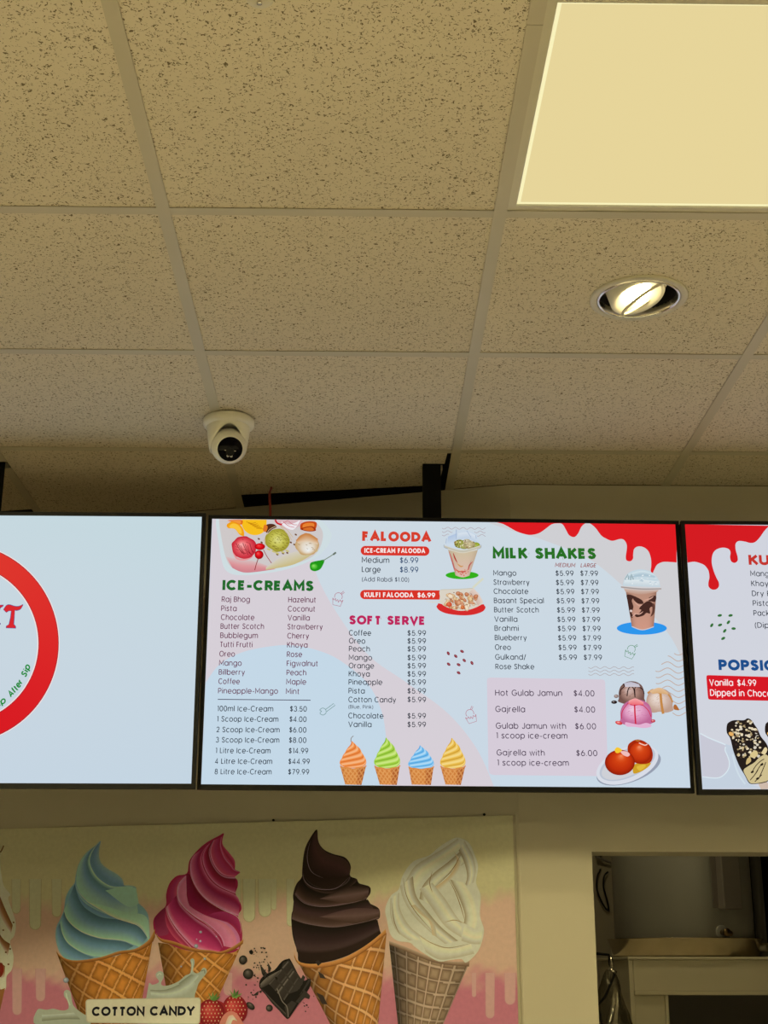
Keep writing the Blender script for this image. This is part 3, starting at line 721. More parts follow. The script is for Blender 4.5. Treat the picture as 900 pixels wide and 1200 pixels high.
# monoline geometric letters; units of capital height
def A_(cx, cy, rx, ry, a0, a1, n=10):
    k = max(2, int(abs(a1-a0)/360*n*2.4)); return [(cx+rx*math.cos(math.radians(a0+(a1-a0)*i/k)), cy+ry*math.sin(math.radians(a0+(a1-a0)*i/k))) for i in range(k+1)]
X_ = 0.74; r_ = X_/2
def O_(cx=0.36, rx=0.36): return A_(cx, r_, rx, r_, 0, 360)
DOT = lambda x, y: [(x, y-0.06), (x, y+0.06)]
G = {
 'a': (0.72, [O_(), [(0.72, 0), (0.72, X_)]]),
 'b': (0.72, [O_(), [(0, 0), (0, 1.06)]]),
 'c': (0.66, [A_(0.36, r_, 0.36, r_, 45, 315)]),
 'd': (0.72, [O_(), [(0.72, 0), (0.72, 1.06)]]),
 'e': (0.72, [[(0.0, r_), (0.71, r_)]+A_(0.36, r_, 0.36, r_, 0, 318)]),
 'f': (0.34, [[(0.13, 0), (0.13, 0.82)]+A_(0.33, 0.84, 0.20, 0.20, 180, 85), [(0, X_-0.03), (0.34, X_-0.03)]]),
 'g': (0.72, [O_(), [(0.72, X_), (0.72, -0.03)]+A_(0.36, -0.03, 0.36, 0.27, 0, -150)]),
 'h': (0.62, [[(0, 0), (0, 1.06)], A_(0.31, X_-0.31, 0.31, 0.31, 180, 0)+[(0.62, 0)]]),
 'i': (0.02, [[(0.01, 0), (0.01, X_)], DOT(0.01, 0.99)]),
 'j': (0.08, [[(0.07, X_), (0.07, -0.10)]+A_(-0.10, -0.10, 0.17, 0.18, 0, -80), DOT(0.07, 0.99)]),
 'k': (0.56, [[(0, 0), (0, 1.06)], [(0.52, X_), (0.02, 0.30)], [(0.17, 0.43), (0.56, 0)]]),
 'l': (0.02, [[(0.01, 0), (0.01, 1.06)]]),
 'm': (1.06, [[(0, 0), (0, X_)], A_(0.265, X_-0.27, 0.265, 0.27, 180, 0)+[(0.53, 0)], A_(0.795, X_-0.27, 0.265, 0.27, 180, 0)+[(1.06, 0)]]),
 'n': (0.62, [[(0, 0), (0, X_)], A_(0.31, X_-0.31, 0.31, 0.31, 180, 0)+[(0.62, 0)]]),
 'o': (0.72, [O_()]),
 'p': (0.72, [O_(), [(0, -0.30), (0, X_)]]),
 'q': (0.72, [O_(), [(0.72, -0.30), (0.72, X_)]]),
 'r': (0.34, [[(0, 0), (0, X_)], A_(0.28, X_-0.28, 0.28, 0.26, 180, 80)]),
 's': (0.50, [[(0.48, 0.60), (0.40, 0.71), (0.25, 0.74), (0.09, 0.70), (0.04, 0.56), (0.12, 0.44), (0.36, 0.33), (0.48, 0.20), (0.42, 0.05), (0.25, 0.0), (0.09, 0.03), (0.01, 0.15)]]),
 't': (0.36, [[(0.13, 0.96), (0.13, 0.18)]+A_(0.30, 0.18, 0.17, 0.18, 180, 275), [(0, X_-0.03), (0.36, X_-0.03)]]),
 'u': (0.62, [[(0, X_), (0, 0.31)]+A_(0.31, 0.31, 0.31, 0.31, 180, 360)+[(0.62, X_)], [(0.62, 0.4), (0.62, 0)]]),
 'v': (0.62, [[(0, X_), (0.31, 0.0), (0.62, X_)]]),
 'w': (0.96, [[(0, X_), (0.24, 0.0), (0.48, X_), (0.72, 0.0), (0.96, X_)]]),
 'x': (0.56, [[(0, X_), (0.56, 0)], [(0, 0), (0.56, X_)]]),
 'y': (0.62, [[(0, X_), (0.32, 0.02)], [(0.62, X_), (0.20, -0.28)]]),
 'z': (0.52, [[(0, X_-0.05), (0.50, X_-0.05), (0.02, 0.05), (0.52, 0.05)]]),
 'A': (0.84, [[(0, 0), (0.42, 1.0), (0.84, 0)], [(0.15, 0.30), (0.69, 0.30)]]),
 'B': (0.60, [[(0, 0), (0, 1)], [(0, 0.96), (0.30, 0.96)]+A_(0.32, 0.745, 0.22, 0.215, 90, -90)+[(0, 0.53)], [(0.3, 0.53)]+A_(0.34, 0.285, 0.26, 0.245, 90, -90)+[(0, 0.04)]]),
 'C': (0.86, [A_(0.46, 0.5, 0.46, 0.49, 42, 318, 14)]),
 'D': (0.76, [[(0, 0), (0, 1)], [(0, 0.96), (0.28, 0.96)]+A_(0.28, 0.5, 0.48, 0.46, 90, -90, 14)+[(0, 0.04)]]),
 'E': (0.52, [[(0, 0), (0, 1)], [(0, 0.95), (0.52, 0.95)], [(0, 0.52), (0.46, 0.52)], [(0, 0.05), (0.52, 0.05)]]),
 'F': (0.50, [[(0, 0), (0, 1)], [(0, 0.95), (0.50, 0.95)], [(0, 0.50), (0.44, 0.50)]]),
 'G': (0.90, [A_(0.46, 0.5, 0.46, 0.49, 42, 325, 14)+[(0.92, 0.46), (0.48, 0.46)]]),
 'H': (0.72, [[(0, 0), (0, 1)], [(0.72, 0), (0.72, 1)], [(0, 0.51), (0.72, 0.51)]]),
 'I': (0.02, [[(0.01, 0), (0.01, 1)]]),
 'J': (0.46, [[(0.46, 1), (0.46, 0.24)]+A_(0.23, 0.24, 0.23, 0.23, 0, -170)]),
 'K': (0.64, [[(0, 0), (0, 1)], [(0.60, 1), (0.03, 0.42)], [(0.21, 0.58), (0.64, 0)]]),
 'L': (0.46, [[(0, 1), (0, 0.05), (0.46, 0.05)]]),
 'M': (0.90, [[(0, 0), (0, 1), (0.45, 0.28), (0.90, 1), (0.90, 0)]]),
 'N': (0.74, [[(0, 0), (0, 1), (0.74, 0), (0.74, 1)]]),
 'O': (0.94, [A_(0.47, 0.5, 0.47, 0.49, 0, 360, 14)]),
 'P': (0.58, [[(0, 0), (0, 1)], [(0, 0.96), (0.30, 0.96)]+A_(0.31, 0.69, 0.27, 0.27, 90, -90)+[(0, 0.42)]]),
 'R': (0.60, [[(0, 0), (0, 1)], [(0, 0.96), (0.30, 0.96)]+A_(0.31, 0.70, 0.27, 0.26, 90, -90)+[(0, 0.44)], [(0.28, 0.44), (0.60, 0)]]),
 'S': (0.60, [[(0.56, 0.80), (0.47, 0.94), (0.30, 0.99), (0.12, 0.94), (0.05, 0.77), (0.12, 0.62), (0.30, 0.53), (0.48, 0.42), (0.57, 0.25), (0.48, 0.07), (0.29, 0.01), (0.11, 0.06), (0.02, 0.22)]]),
 'T': (0.62, [[(0.31, 0), (0.31, 1)], [(0, 0.95), (0.62, 0.95)]]),
 'U': (0.70, [[(0, 1), (0, 0.35)]+A_(0.35, 0.35, 0.35, 0.34, 180, 360)+[(0.70, 1)]]),
 'V': (0.80, [[(0, 1), (0.40, 0.0), (0.80, 1)]]),
 'W': (1.2, [[(0, 1), (0.3, 0.0), (0.6, 1), (0.9, 0), (1.2, 1)]]),
 'Y': (0.76, [[(0, 1), (0.38, 0.45), (0.76, 1)], [(0.38, 0.48), (0.38, 0)]]),
 '0': (0.62, [A_(0.31, 0.5, 0.31, 0.49, 0, 360, 14)]),
 '1': (0.22, [[(0, 0.95), (0.20, 0.95), (0.20, 0)]]),
 '2': (0.56, [A_(0.28, 0.71, 0.26, 0.28, 170, -30)+[(0.04, 0.05), (0.56, 0.05)]]),
 '3': (0.56, [A_(0.27, 0.75, 0.24, 0.24, 160, -80), A_(0.27, 0.27, 0.28, 0.26, 82, -165)]),
 '4': (0.64, [[(0.48, 0), (0.48, 1.0), (0.02, 0.24), (0.64, 0.24)]]),
 '5': (0.56, [[(0.50, 0.95), (0.12, 0.95), (0.06, 0.50)]+A_(0.28, 0.31, 0.28, 0.30, 125, -160)]),
 '6': (0.58, [A_(0.29, 0.31, 0.29, 0.30, 0, 360), [(0.02, 0.38), (0.12, 0.66), (0.36, 1.0)]]),
 '7': (0.54, [[(0, 0.95), (0.52, 0.95), (0.16, 0)]]),
 '8': (0.58, [A_(0.29, 0.75, 0.23, 0.23, 0, 360), A_(0.29, 0.27, 0.29, 0.26, 0, 360)]),
 '9': (0.58, [A_(0.29, 0.69, 0.29, 0.30, 0, 360), [(0.56, 0.62), (0.46, 0.34), (0.22, 0.0)]]),
 '$': (0.56, [[(0.52, 0.74), (0.42, 0.88), (0.27, 0.91), (0.10, 0.86), (0.05, 0.72), (0.13, 0.58), (0.43, 0.44), (0.53, 0.28), (0.43, 0.12), (0.27, 0.08), (0.10, 0.13), (0.02, 0.27)], [(0.27, 1.08), (0.27, -0.08)]]),
 '-': (0.34, [[(0, 0.36), (0.34, 0.36)]]),
 '.': (0.04, [[(0.02, 0), (0.02, 0.11)]]),
 ',': (0.06, [[(0.05, 0.10), (0.0, -0.12)]]),
 '/': (0.40, [[(0, -0.1), (0.40, 1.05)]]),
 '(': (0.16, [A_(0.34, 0.40, 0.34, 0.66, 120, 240)]),
 ')': (0.16, [A_(-0.18, 0.40, 0.34, 0.66, 60, -60)]),
 ' ': (0.22, []),
}
def layout(string, wt, trk=0.0):
    x = wt/2; out = []
    for ch in string:
        w_, st = G[ch]; k = 1.0
        if wt > 0.2 and ch != ' ': k = max(0.6, 1-wt*0.25)
        for q in st:
            # keep the ink inside the letter height
            out.append([(x+px*k, wt*0.35+py*(1-wt*0.7) if wt > 0.2 else py) for px, py in q])
        x += w_*k + 0.17 + wt*0.95 + trk
    return out, x - 0.17 - wt*0.95 - trk + wt/2
# ------------------------------------------------------------------ middle screen
P2 = Plane(TV2); P1 = Plane(TV1); P3 = Plane(TV3)
def scr(p): return Art(p, M_SCREEN, ink_screen)
w2, h2 = TVW/2, TVH/2
def backdrop(parent, fn, nx=48, ny=27):
    """the display itself: a thin panel whose face carries the background colour"""
    me_v = []; me_f = []; cs = []
    for j in range(ny+1):
        for i in range(nx+1):
            u, v = i/nx, j/ny; me_v.append((-w2+TVW*u, -h2+TVH*v, -0.0006)); cs.append(lin(fn(u, v)))
    for j in range(ny):
        for i in range(nx): a = j*(nx+1)+i; me_f.append((a, a+1, a+nx+2, a+nx+1))
    me = bpy.data.meshes.new('display'); me.from_pydata(me_v, [], me_f)
    at = me.color_attributes.new('ink', 'FLOAT_COLOR', 'POINT'); flat = []
    for c in cs: flat += [*c, 1]
    at.data.foreach_set('color', flat); me.update()
    o = link('display', me, parent, (M_SCREEN,))
    md = o.modifiers.new('thickness', 'SOLIDIFY'); md.thickness = 0.004; md.offset = -1
    return o
DK = (30, 40, 54); PLUM = (104, 46, 78); GRN = (38, 104, 44); MAG = (188, 34, 92); REDT = (214, 58, 44)

d2 = backdrop(s2, lambda u, v: (205-4*(1-v), 217-1*(1-v), 226+3*(1-v)))
a = scr(P2)                                    # soft background shapes
edge = closed  # alias
LILAC = (214, 207, 215); SKY = (196, 216, 231); GREY = (207, 207, 211)
a.poly([(249, 608), (345, 609)]+spline([(366, 640), (371.5, 674.7), (396.5, 721), (432, 768), (476.6, 800), (525, 836), (559, 878), (579, 922)])+[(235.8, 919)], LILAC)
a.poly(spline([(241, 800), (258, 778), (285, 764), (320, 757), (345, 756.5), (375, 763), (400, 775), (430, 800), (446, 830), (452, 860), (453, 890), (448, 921)])+[(235.8, 919)], SKY)
a.poly([(572, 612.5)]+spline([(600, 622), (640, 634), (690, 655), (728, 685), (760, 716), (785, 745), (800, 775), (806, 800)])+[(801, 770), (790.6, 614.1)], GREY)
a.poly([p for p in [(571.2, 795.2), (573.8, 794)]]+spline([(706, 796.2), (708.4, 797.6), (709.2, 800)])+spline([(712.3, 903), (711.4, 907.8), (707, 909.6)])+spline([(579, 908.2), (574.2, 906.6), (572.4, 902)])+[(570.6, 798)], (214, 204, 217))
a.build('background_shapes', d2)
# red drips along the top right
a = scr(P2).crop(560, 600, 3.4615)
a.poly([(75, 42), (806, 49)]+[(806, 204)]+spline([(806, 205), (780, 203), (750, 203), (727, 214), (715, 235), (707, 252), (701, 238), (703, 220), (702, 190), (692, 160), (672, 143), (650, 140), (634, 150), (630, 172), (629, 190), (618, 200), (603, 196), (600, 180), (604, 150), (603, 130), (592, 113), (575, 110), (545, 117), (520, 108), (500, 95), (478, 66), (455, 47), (437, 46), (420, 60), (408, 85), (395, 100), (382, 101), (368, 92), (357, 72), (343, 50), (325, 46), (300, 50), (275, 68), (250, 85), (225, 92), (200, 92), (160, 80), (120, 58), (100, 48), (75, 42)], 5), (222, 28, 34))
a.build('red_drips', d2, 0.0004, 'glossy red syrup drips along the top right corner')

def heading(plane, parent, rows, name='heading_text'):
    for t, p0, p1, cap, wt, col, hatch in rows:
        a = scr(plane)
        a.text(t, p0, p1, cap, wt, col)
        if hatch:                               # worn light flecks in the letters
            rnd = random.Random(len(t)*7+3); n = int((p1[0]-p0[0])/6)
            for k in range(n):
                x = p0[0]+(p1[0]-p0[0])*(k+rnd.random())/n; y = p0[1]-cap*rnd.uniform(0.15, 0.9)
                yb = (p1[1]-p0[1])*(x-p0[0])/(p1[0]-p0[0])
                a.line([(x, y+yb), (x+rnd.uniform(-0.8, 0.8), y+yb+cap*0.2*rnd.uniform(0.5, 1.2))], 0.3, mixc(hatch, col, 0.45), smooth=False)
        a.build(name, parent, 0.0014)
heading(P2, d2, [('ICE-CREAMS', (260.4, 691.9), (367.6, 693.0), 12.4, 0.27, (34, 106, 42), (140, 180, 140)),
                 ('SOFT SERVE', (409, 732.0), (498.5, 732.9), 10.9, 0.26, (190, 36, 92), (214, 140, 170)),
                 ('FALOODA', (424.3, 634.3), (505.2, 635.6), 12.0, 0.28, (214, 62, 44), (232, 160, 148)),
                 ('MILK SHAKES', (577.4, 655.0), (698.8, 655.6), 13.4, 0.27, (40, 112, 36), (150, 176, 96))])

items = scr(P2); LT = 0.135
L1 = ['Raj Bhog', 'Pista', 'Chocolate', 'Butter Scotch', 'Bubblegum', 'Tutti Frutti', 'Oreo', 'Mango', 'Billberry', 'Coffee', 'Pineapple-Mango']
X1 = [(259.8, 292.8), (259.2, 277.3), (258.9, 298.1), (258.5, 309.3), (258.1, 302.2), (257.7, 295.8), (257.1, 275.2), (256.8, 283.2), (256.4, 286.9), (256.0, 280.9), (255.6, 325.7)]
L2 = ['Hazelnut', 'Coconut', 'Vanilla', 'Strawberry', 'Cherry', 'Khoya', 'Rose', 'Figwalnut', 'Peach', 'Maple', 'Mint']
X2 = [(337.8, 370.3), (337.4, 369.4), (337.2, 363), (336.9, 378.1), (336.7, 362), (336.5, 360.4), (336.2, 354), (336, 372.6), (335.8, 358.9), (335.5, 358.8), (335, 350.9)]
YB_ = [705.3, 715.9, 726.4, 736.9, 747.6, 758.2, 769.2, 779.9, 790.6, 801.4, 812.6]
for t, (xa, xb), y in zip(L1, X1, YB_): items.text(t, (xa, y), (xb, y+0.3), 6.1, LT, PLUM)
for t, (xa, xb), y in zip(L2, X2, YB_): items.text(t, (xa, y+0.6), (xb, y+0.8), 6.1, LT, PLUM)
items.line([(255.2, 819.7), (364, 820.7)], 0.9, (70, 66, 90), smooth=False)
LV = ['100ml Ice-Cream', '1 Scoop Ice-Cream', '2 Scoop Ice-Cream', '3 Scoop Ice-Cream', '1 Litre Ice-Cream', '4 Litre Ice-Cream', '8 Litre Ice-Cream']
PV = ['$3.50', '$4.00', '$6.00', '$8.00', '$14.99', '$44.99', '$79.99']
YV = [833.4, 845.5, 858, 870, 882.5, 895, 907.2]
XV = [(254.6, 320.2), (254.2, 326.2), (253.7, 327.6), (253, 327.3), (252.6, 317), (251.9, 319), (251.6, 318.2)]
XP = [(339.7, 359.5), (339.2, 359.2), (338.9, 359), (338.5, 359), (338.2, 361.2), (337.8, 363), (337.5, 362.3)]
for t, p_, y, (xa, xb), (xc, xd) in zip(LV, PV, YV, XV, XP):
    items.text(t, (xa, y), (xb, y+0.3), 6.0, LT, DK); items.text(p_, (xc, y+0.3), (xd, y+0.5), 6.0, LT, DK)
items.text('Medium', (424, 659.4), (456.2, 659.8), 6.2, LT, DK); items.text('$6.99', (468.5, 659.8), (490.2, 660), 6.2, LT, (36, 70, 110))
items.text('Large', (424, 670.4), (446, 670.7), 6.2, LT, DK); items.text('$8.99', (468.5, 670.8), (490.2, 671), 6.2, LT, (36, 70, 110))
items.text('(Add Rabdi $1.00)', (424.2, 681.4), (479.3, 681.9), 4.9, LT, (62, 70, 86))
SS = [('Coffee', 744.7, 434.8), ('Oreo', 754.0, 428), ('Peach', 763.3, 433.4), ('Mango', 773.5, 436), ('Orange', 783.1, 438.3), ('Khoya', 792.6, 433.3), ('Pineapple', 802.3, 448),
      ('Pista', 812.5, 427.4), ('Cotton Candy', 822.9, 464), ('Chocolate', 841.7, 449.4), ('Vanilla', 851.8, 435.4)]
for t, y, xe_ in SS:
    x0_ = 409-(y-744)*0.0085
    items.text(t, (x0_, y), (xe_, y+0.3), 6.0, LT, DK)
    items.text('$5.99', (477.3, y+(-0.2 if t == 'Cotton Candy' else 0.3)), (499.2, y+0.4), 6.0, LT, DK)
items.text('(Blue, Pink)', (408.4, 830.3), (437.2, 830.6), 4.0, LT, (62, 70, 86))
items.text('MEDIUM', (650.2, 664.5), (673.5, 664.9), 4.5, 0.15, (150, 62, 56), slant=0.2); items.text('LARGE', (680.2, 664.9), (698.0, 665.1), 4.5, 0.15, (150, 62, 56), slant=0.2)
MS = [('Mango', 674.5, 605), ('Strawberry', 685.4, 620.4), ('Chocolate', 696.0, 619), ('Basant Special', 706.8, 637.2), ('Butter Scotch', 717.6, 631.2), ('Vanilla', 728.6, 606.3),
      ('Brahmi', 739.3, 607.8), ('Blueberry', 750.3, 617.2), ('Oreo', 761.5, 598.5), ('Gulkand/', 773.0, 616.4)]
for k, (t, y, xe_) in enumerate(MS):
    f = (y-674.5)/98.5
    items.text(t, (578.0+2.2*f, y), (xe_, y+0.2), 5.9, LT, DK)
    items.text('$5.99', (650.8+3.8*f, y+0.4), (672.1+4.0*f, y+0.6), 5.9, LT, DK)
    items.text('$7.99', (679.9+3.9*f, y+0.5), (700.7+4.7*f, y+0.7), 5.9, LT, DK)
items.text('Rose Shake', (580.5, 784.2), (626, 784.4), 5.9, LT, DK)
GJ = [('Hot Gulab Jamun', 580.2, 658.6, 815.2, '$4.00', 672, 696.5), ('Gajrella', 580.4, 615.2, 834.2, '$4.00', 672.8, 697.3), ('Gulab Jamun with', 581, 663.2, 853.8, '$6.00', 673.7, 698.4),
      ('1 scoop ice-cream', 581.3, 664.8, 865.2, None, 0, 0), ('Gajrella with', 581.9, 638.2, 885.2, '$6.00', 675, 699.9), ('1 scoop ice-cream', 582.5, 666.4, 897.0, None, 0, 0)]
for t, xa, xb, y, p_, xc, xd in GJ:
    items.text(t, (xa, y), (xb, y+0.4), 6.5, LT, (66, 48, 72))
    if p_: items.text(p_, (xc, y+0.6), (xd, y+0.8), 6.5, LT, (66, 48, 72))
items.build('menu_text', d2, 0.0016)

a = scr(P2)                                     # red name bands
def pill(a, x0, y0, x1, y1, col, dy=0.6, square_right=False):
    r = (y1-y0)/2; L = [(x0+r+r*math.cos(t), (y0+y1)/2+r*math.sin(t)) for t in [PI/2+PI*k/12 for k in range(13)]]
    R = [(x1, y0+dy), (x1-1.5, y1+dy)] if square_right else [(x1-r+r*math.cos(t), (y0+y1)/2+dy+r*math.sin(t)) for t in [-PI/2+PI*k/12 for k in range(13)]]
    a.poly(L+R, col)
pill(a, 422.6, 639.8, 503.2, 650.8, (216, 52, 40)); pill(a, 422.0, 691.3, 516.5, 702.2, (216, 52, 40), square_right=True)
a.build('red_band', d2, 0.0006)
a = scr(P2); a.text('ICE-CREAM FALOODA', (427.0, 648.1), (498.3, 648.5), 5.8, 0.20, (248, 238, 236)); a.build('band_text', d2, 0.0014)
a = scr(P2); a.text('KULFI FALOODA', (426.8, 700.0), (484.6, 700.4), 6.0, 0.20, (248, 238, 236)); a.text('$6.99', (489.0, 700.4), (510, 700.7), 6.0, 0.20, (248, 238, 236))
a.build('band_text', d2, 0.0014)

# small line drawings: beans, waves, cups
a = scr(P2)
for x, y, r in [(525.3, 765.7, 60), (534, 769, 45), (541.4, 763.4, 30), (525.7, 778.4, 40), (537.4, 779, 30), (544, 774, 45), (553, 777, 60), (537.4, 788.5, 35)]:
    a.ell(x, y, 2.4, 1.5, (128, 32, 46), r); a.line([(x-1.2, y-1.1), (x+1.2, y+1.0)], 0.5, (190, 110, 120), smooth=False)
def waves(a, x0, x1, y, rows, dy, amp, wl, col, wd, ph=0, slope=0.01):
    for k in range(rows):
        yy = y+dy*k; pts = []; n = int((x1-x0)/wl*10)
        for i in range(n+1): x = x0+(x1-x0)*i/n; pts.append((x, yy+slope*(x-x0)+amp*math.sin(2*PI*(x-x0)/wl+ph)))
        a.line(pts, wd, col, smooth=False)
a.build('bean_drawing', d2, 0.0008); a = scr(P2)
waves(a, 518, 569, 619.0, 1, 4, 1.1, 9, (172, 150, 158), 0.5); waves(a, 518, 531, 623.0, 1, 4, 1.1, 9, (172, 150, 158), 0.5); waves(a, 556, 569, 623.4, 1, 4, 1.1, 9, (172, 150, 158), 0.5)
waves(a, 518, 526, 627.0, 1, 4, 1.1, 9, (172, 150, 158), 0.5); waves(a, 558, 569, 627.4, 1, 4, 1.1, 9, (172, 150, 158), 0.5)
a.build('wave_drawing', d2, 0.0008); a = scr(P2)
waves(a, 689.5, 743, 782.2, 3, 4.0, 1.2, 11, (172, 158, 158), 0.55)
a.build('wave_drawing', d2, 0.0008); a = scr(P2)
WV = (196, 172, 160)
for k in range(11):                             # fan of wavy lines at the right edge
    y = 763+7.1*k; x0_ = max(768.0, 790-k*7.5) if k < 4 else (768.5 if k < 8 else 776+(k-8)*6)
    pts = []
    n = 24
    for i in range(n+1):
        x = x0_+(800.5+0.45*k-x0_)*i/n; pts.append((x, y+2.6*math.sin((x-768)*2*PI/24+0.9)+0.08*(x-768)))
    a.line(pts, 0.95, WV, smooth=False)
def cup_icon(a, cx, cy, k, col, rot):
    r = math.radians(rot)
    def T_(p): return (cx+k*(p[0]*math.cos(r)-p[1]*math.sin(r)), cy+k*(p[0]*math.sin(r)+p[1]*math.cos(r)))
    C = lambda pts, sm=True: a.line([T_(p) for p in pts], 0.55, col, smooth=sm)
    C([(0.55*math.cos(t), -0.35+0.55*math.sin(t)) for t in [PI*0.85+PI*1.3*i/20 for i in range(21)]], False)
    C([(-0.75, 0.0), (-0.55, 0.95), (0.55, 0.95), (0.75, 0.0)], False)
    C([(-0.75, 0.0), (-0.5, 0.25), (-0.35, 0.0), (-0.2, 0.35), (0.0, 0.1), (0.15, 0.45), (0.35, 0.05), (0.55, 0.3), (0.75, 0.0)])
    C([(0.25, -0.85), (0.55, -1.25), (0.7, -1.1), (0.42, -0.78)], False)
a.build('wave_drawing', d2, 0.0008)
for args in ((396, 702, 8.2, (176, 84, 110), 12), (551.5, 839, 8.5, (184, 96, 116), -18), (738.8, 763.5, 8.2, (70, 140, 90), 20)):
    a = scr(P2); cup_icon(a, *args); a.build('cup_drawing', d2, 0.0008)
a = scr(P2)
a.line([(377, 833.5), (375, 836), (378.5, 838), (382, 835.5), (381.5, 831.5), (378, 829.8), (374.8, 832), (377, 833.5)], 0.55, (80, 130, 120)); a.line([(381.5, 831.5), (391.0, 824.5), (392.6, 826.6), (383.0, 833.8)], 0.55, (80, 130, 120), smooth=False)
a.build('spoon_drawing', d2, 0.0008)

# ---- pictures
def mini_cone(x0, x1, tip, rim, top, bot, base, dark, light, stem=False):
    a = scr(P2); cx = (x0+x1)/2; W = x1-x0
    def wf(u, v):
        g1 = abs(((u*5.2+v*3.0) % 1)-0.5); g2 = abs(((u*5.2-v*3.0) % 1)-0.5)
        c = (206, 128, 62) if u < 0.7 else (176, 96, 44)
        c = mixc((150, 78, 34), c, min(1, 0.55+0.9*math.sin(PI*min(1, max(0, u)))))
        if g1 < 0.16 or g2 < 0.16: c = mixc(c, (238, 178, 110), 0.6)
        return c
    a.patch([(x0+W*0.02, rim+0.2), (cx, rim+2.0), (x1-W*0.02, rim)], [(bot[0], 919.4), (bot[1], 919.9)], wf, 40, 26)
    H = rim-tip[1]
    def P(u, v): return (x0+W*u, tip[1]+H*v)
    a.blob([P(0.45, 0.0), P(0.52, 0.06), P(0.62, 0.16), P(0.76, 0.30), P(0.83, 0.45), P(0.92, 0.60), P(0.99, 0.76), P(0.97, 0.92), P(0.80, 1.02), P(0.5, 1.05), P(0.2, 1.02), P(0.03, 0.93), P(0.0, 0.80), P(0.08, 0.66), P(0.12, 0.55), P(0.2, 0.44), P(0.26, 0.32), P(0.36, 0.2), P(0.42, 0.1)], base)
    R = [([P(0.46, 0.0), P(0.40, 0.14), P(0.30, 0.26)], [P(0.50, 0.05), P(0.52, 0.22), P(0.26, 0.38)]),
         ([P(0.54, 0.10), P(0.56, 0.26), P(0.22, 0.44)], [P(0.66, 0.20), P(0.66, 0.40), P(0.12, 0.60)]),
         ([P(0.70, 0.24), P(0.72, 0.42), P(0.12, 0.64)], [P(0.82, 0.42), P(0.80, 0.60), P(0.03, 0.78)]),
         ([P(0.84, 0.46), P(0.82, 0.64), P(0.03, 0.82)], [P(0.95, 0.64), P(0.86, 0.82), P(0.08, 0.96)]),
         ([P(0.96, 0.68), P(0.88, 0.86), P(0.16, 0.99)], [P(0.98, 0.88), P(0.80, 1.0), P(0.4, 1.04)])]
    for A, B in R: a.fold(A, B, [(0, dark), (0.25, base), (0.7, light), (1, mixc(base, light, 0.3))], 14, 5)
    a.line([P(0.01, 0.97), P(0.12, 1.03), P(0.3, 1.05), P(0.5, 1.09), P(0.7, 1.05), P(0.9, 1.02), P(1.0, 0.96)], 1.5, (216, 140, 74))
    if stem: a.line([(tip[0], tip[1]+1), (tip[0]+0.4, tip[1]-3.5), (tip[0]+3, tip[1]-6)], 0.7, (120, 86, 50))
    return a
for args, nm in [(((398.2, 429.4, (411.2, 868.5), 898.5, 0, (404.5, 423.6)), (236, 138, 66), (206, 94, 34), (250, 196, 150), True), 'orange'),
                 (((438.4, 469.0, (453.4, 864.5), 898.5, 0, (445, 465)), (160, 206, 66), (104, 158, 30), (216, 238, 150), False), 'green'),
                 (((478.4, 508.6, (492.3, 873.5), 899.5, 0, (482.5, 505)), (110, 186, 236), (60, 140, 206), (196, 228, 248), False), 'blue'),
                 (((515.8, 545.6, (530.8, 864.8), 898.8, 0, (522, 540)), (232, 186, 74), (188, 136, 40), (248, 224, 152), False), 'yellow')]:
    (x0_, x1_, tip, rim, top, bot), base, dark, light, stem = args
    mini_cone(x0_, x1_, tip, rim, top, bot, base, dark, light, stem).build('cone_picture', d2, 0.0008, nm+' soft serve in a waffle cone')

# tray of scoops, top left
a = scr(P2).crop(245, 605, 6.0)
a.poly([(50, 20)]+spline([(48, 60), (70, 200), (85, 290), (110, 370), (165, 408), (250, 415), (340, 408), (520, 380), (700, 320), (800, 250), (850, 180), (860, 120), (820, 60), (780, 27)]), (206, 220, 224))
a.poly([(70, 20)]+spline([(75, 80), (100, 220), (125, 310), (160, 360), (230, 392), (340, 385), (560, 345), (700, 300), (770, 240), (800, 150), (790, 90), (740, 27)]), (206, 200, 200))
a.fold([(118, 285), (200, 300), (330, 320), (470, 372)], [(165, 365), (240, 395), (330, 392), (470, 372)], [(0, (212, 190, 190)), (0.5, (220, 150, 154)), (1, (206, 128, 138))])
a.fold([(400, 360), (540, 270), (765, 215)], [(400, 378), (600, 338), (765, 245)], [(0, (210, 204, 192)), (0.6, (206, 196, 158)), (1, (200, 184, 128))])
def scoop(a, cx, cy, rx, ry, base, dark, light, seed, marks, hx=-0.25, hy=-0.3):
    rnd = random.Random(seed)
    pts = []
    for k in range(18):
        t = 2*PI*k/18; q = 1+rnd.uniform(-0.05, 0.07); pts.append((cx+rx*q*math.cos(t), cy+ry*q*math.sin(t)))
    a.blob(pts, dark, 3); a.ball(cx, cy, rx*0.97, ry*0.97, [(0, light), (0.5, base), (1, dark)], hx, hy)
    for k in range(marks):
        t = rnd.uniform(0, 2*PI); q = rnd.random()**0.5*0.8; x = cx+rx*q*math.cos(t); y = cy+ry*q*math.sin(t); l = rx*rnd.uniform(0.1, 0.35)
        a.line([(x, y), (x+l*0.7, y+l*0.3)], rx*0.035, mixc(dark, (40, 20, 10), 0.25), smooth=False)
    return a
def orange_slice(a, pts, c1, c2): a.blob(pts, c1); cx = sum(p[0] for p in pts)/len(pts); cy = sum(p[1] for p in pts)/len(pts); a.blob([((x-cx)*0.7+cx, (y-cy)*0.7+cy) for x, y in pts], c2)
a.poly([(470, 26), (660, 28)]+spline([(650, 60), (600, 90), (560, 96), (510, 70), (470, 26)]), (214, 180, 186))
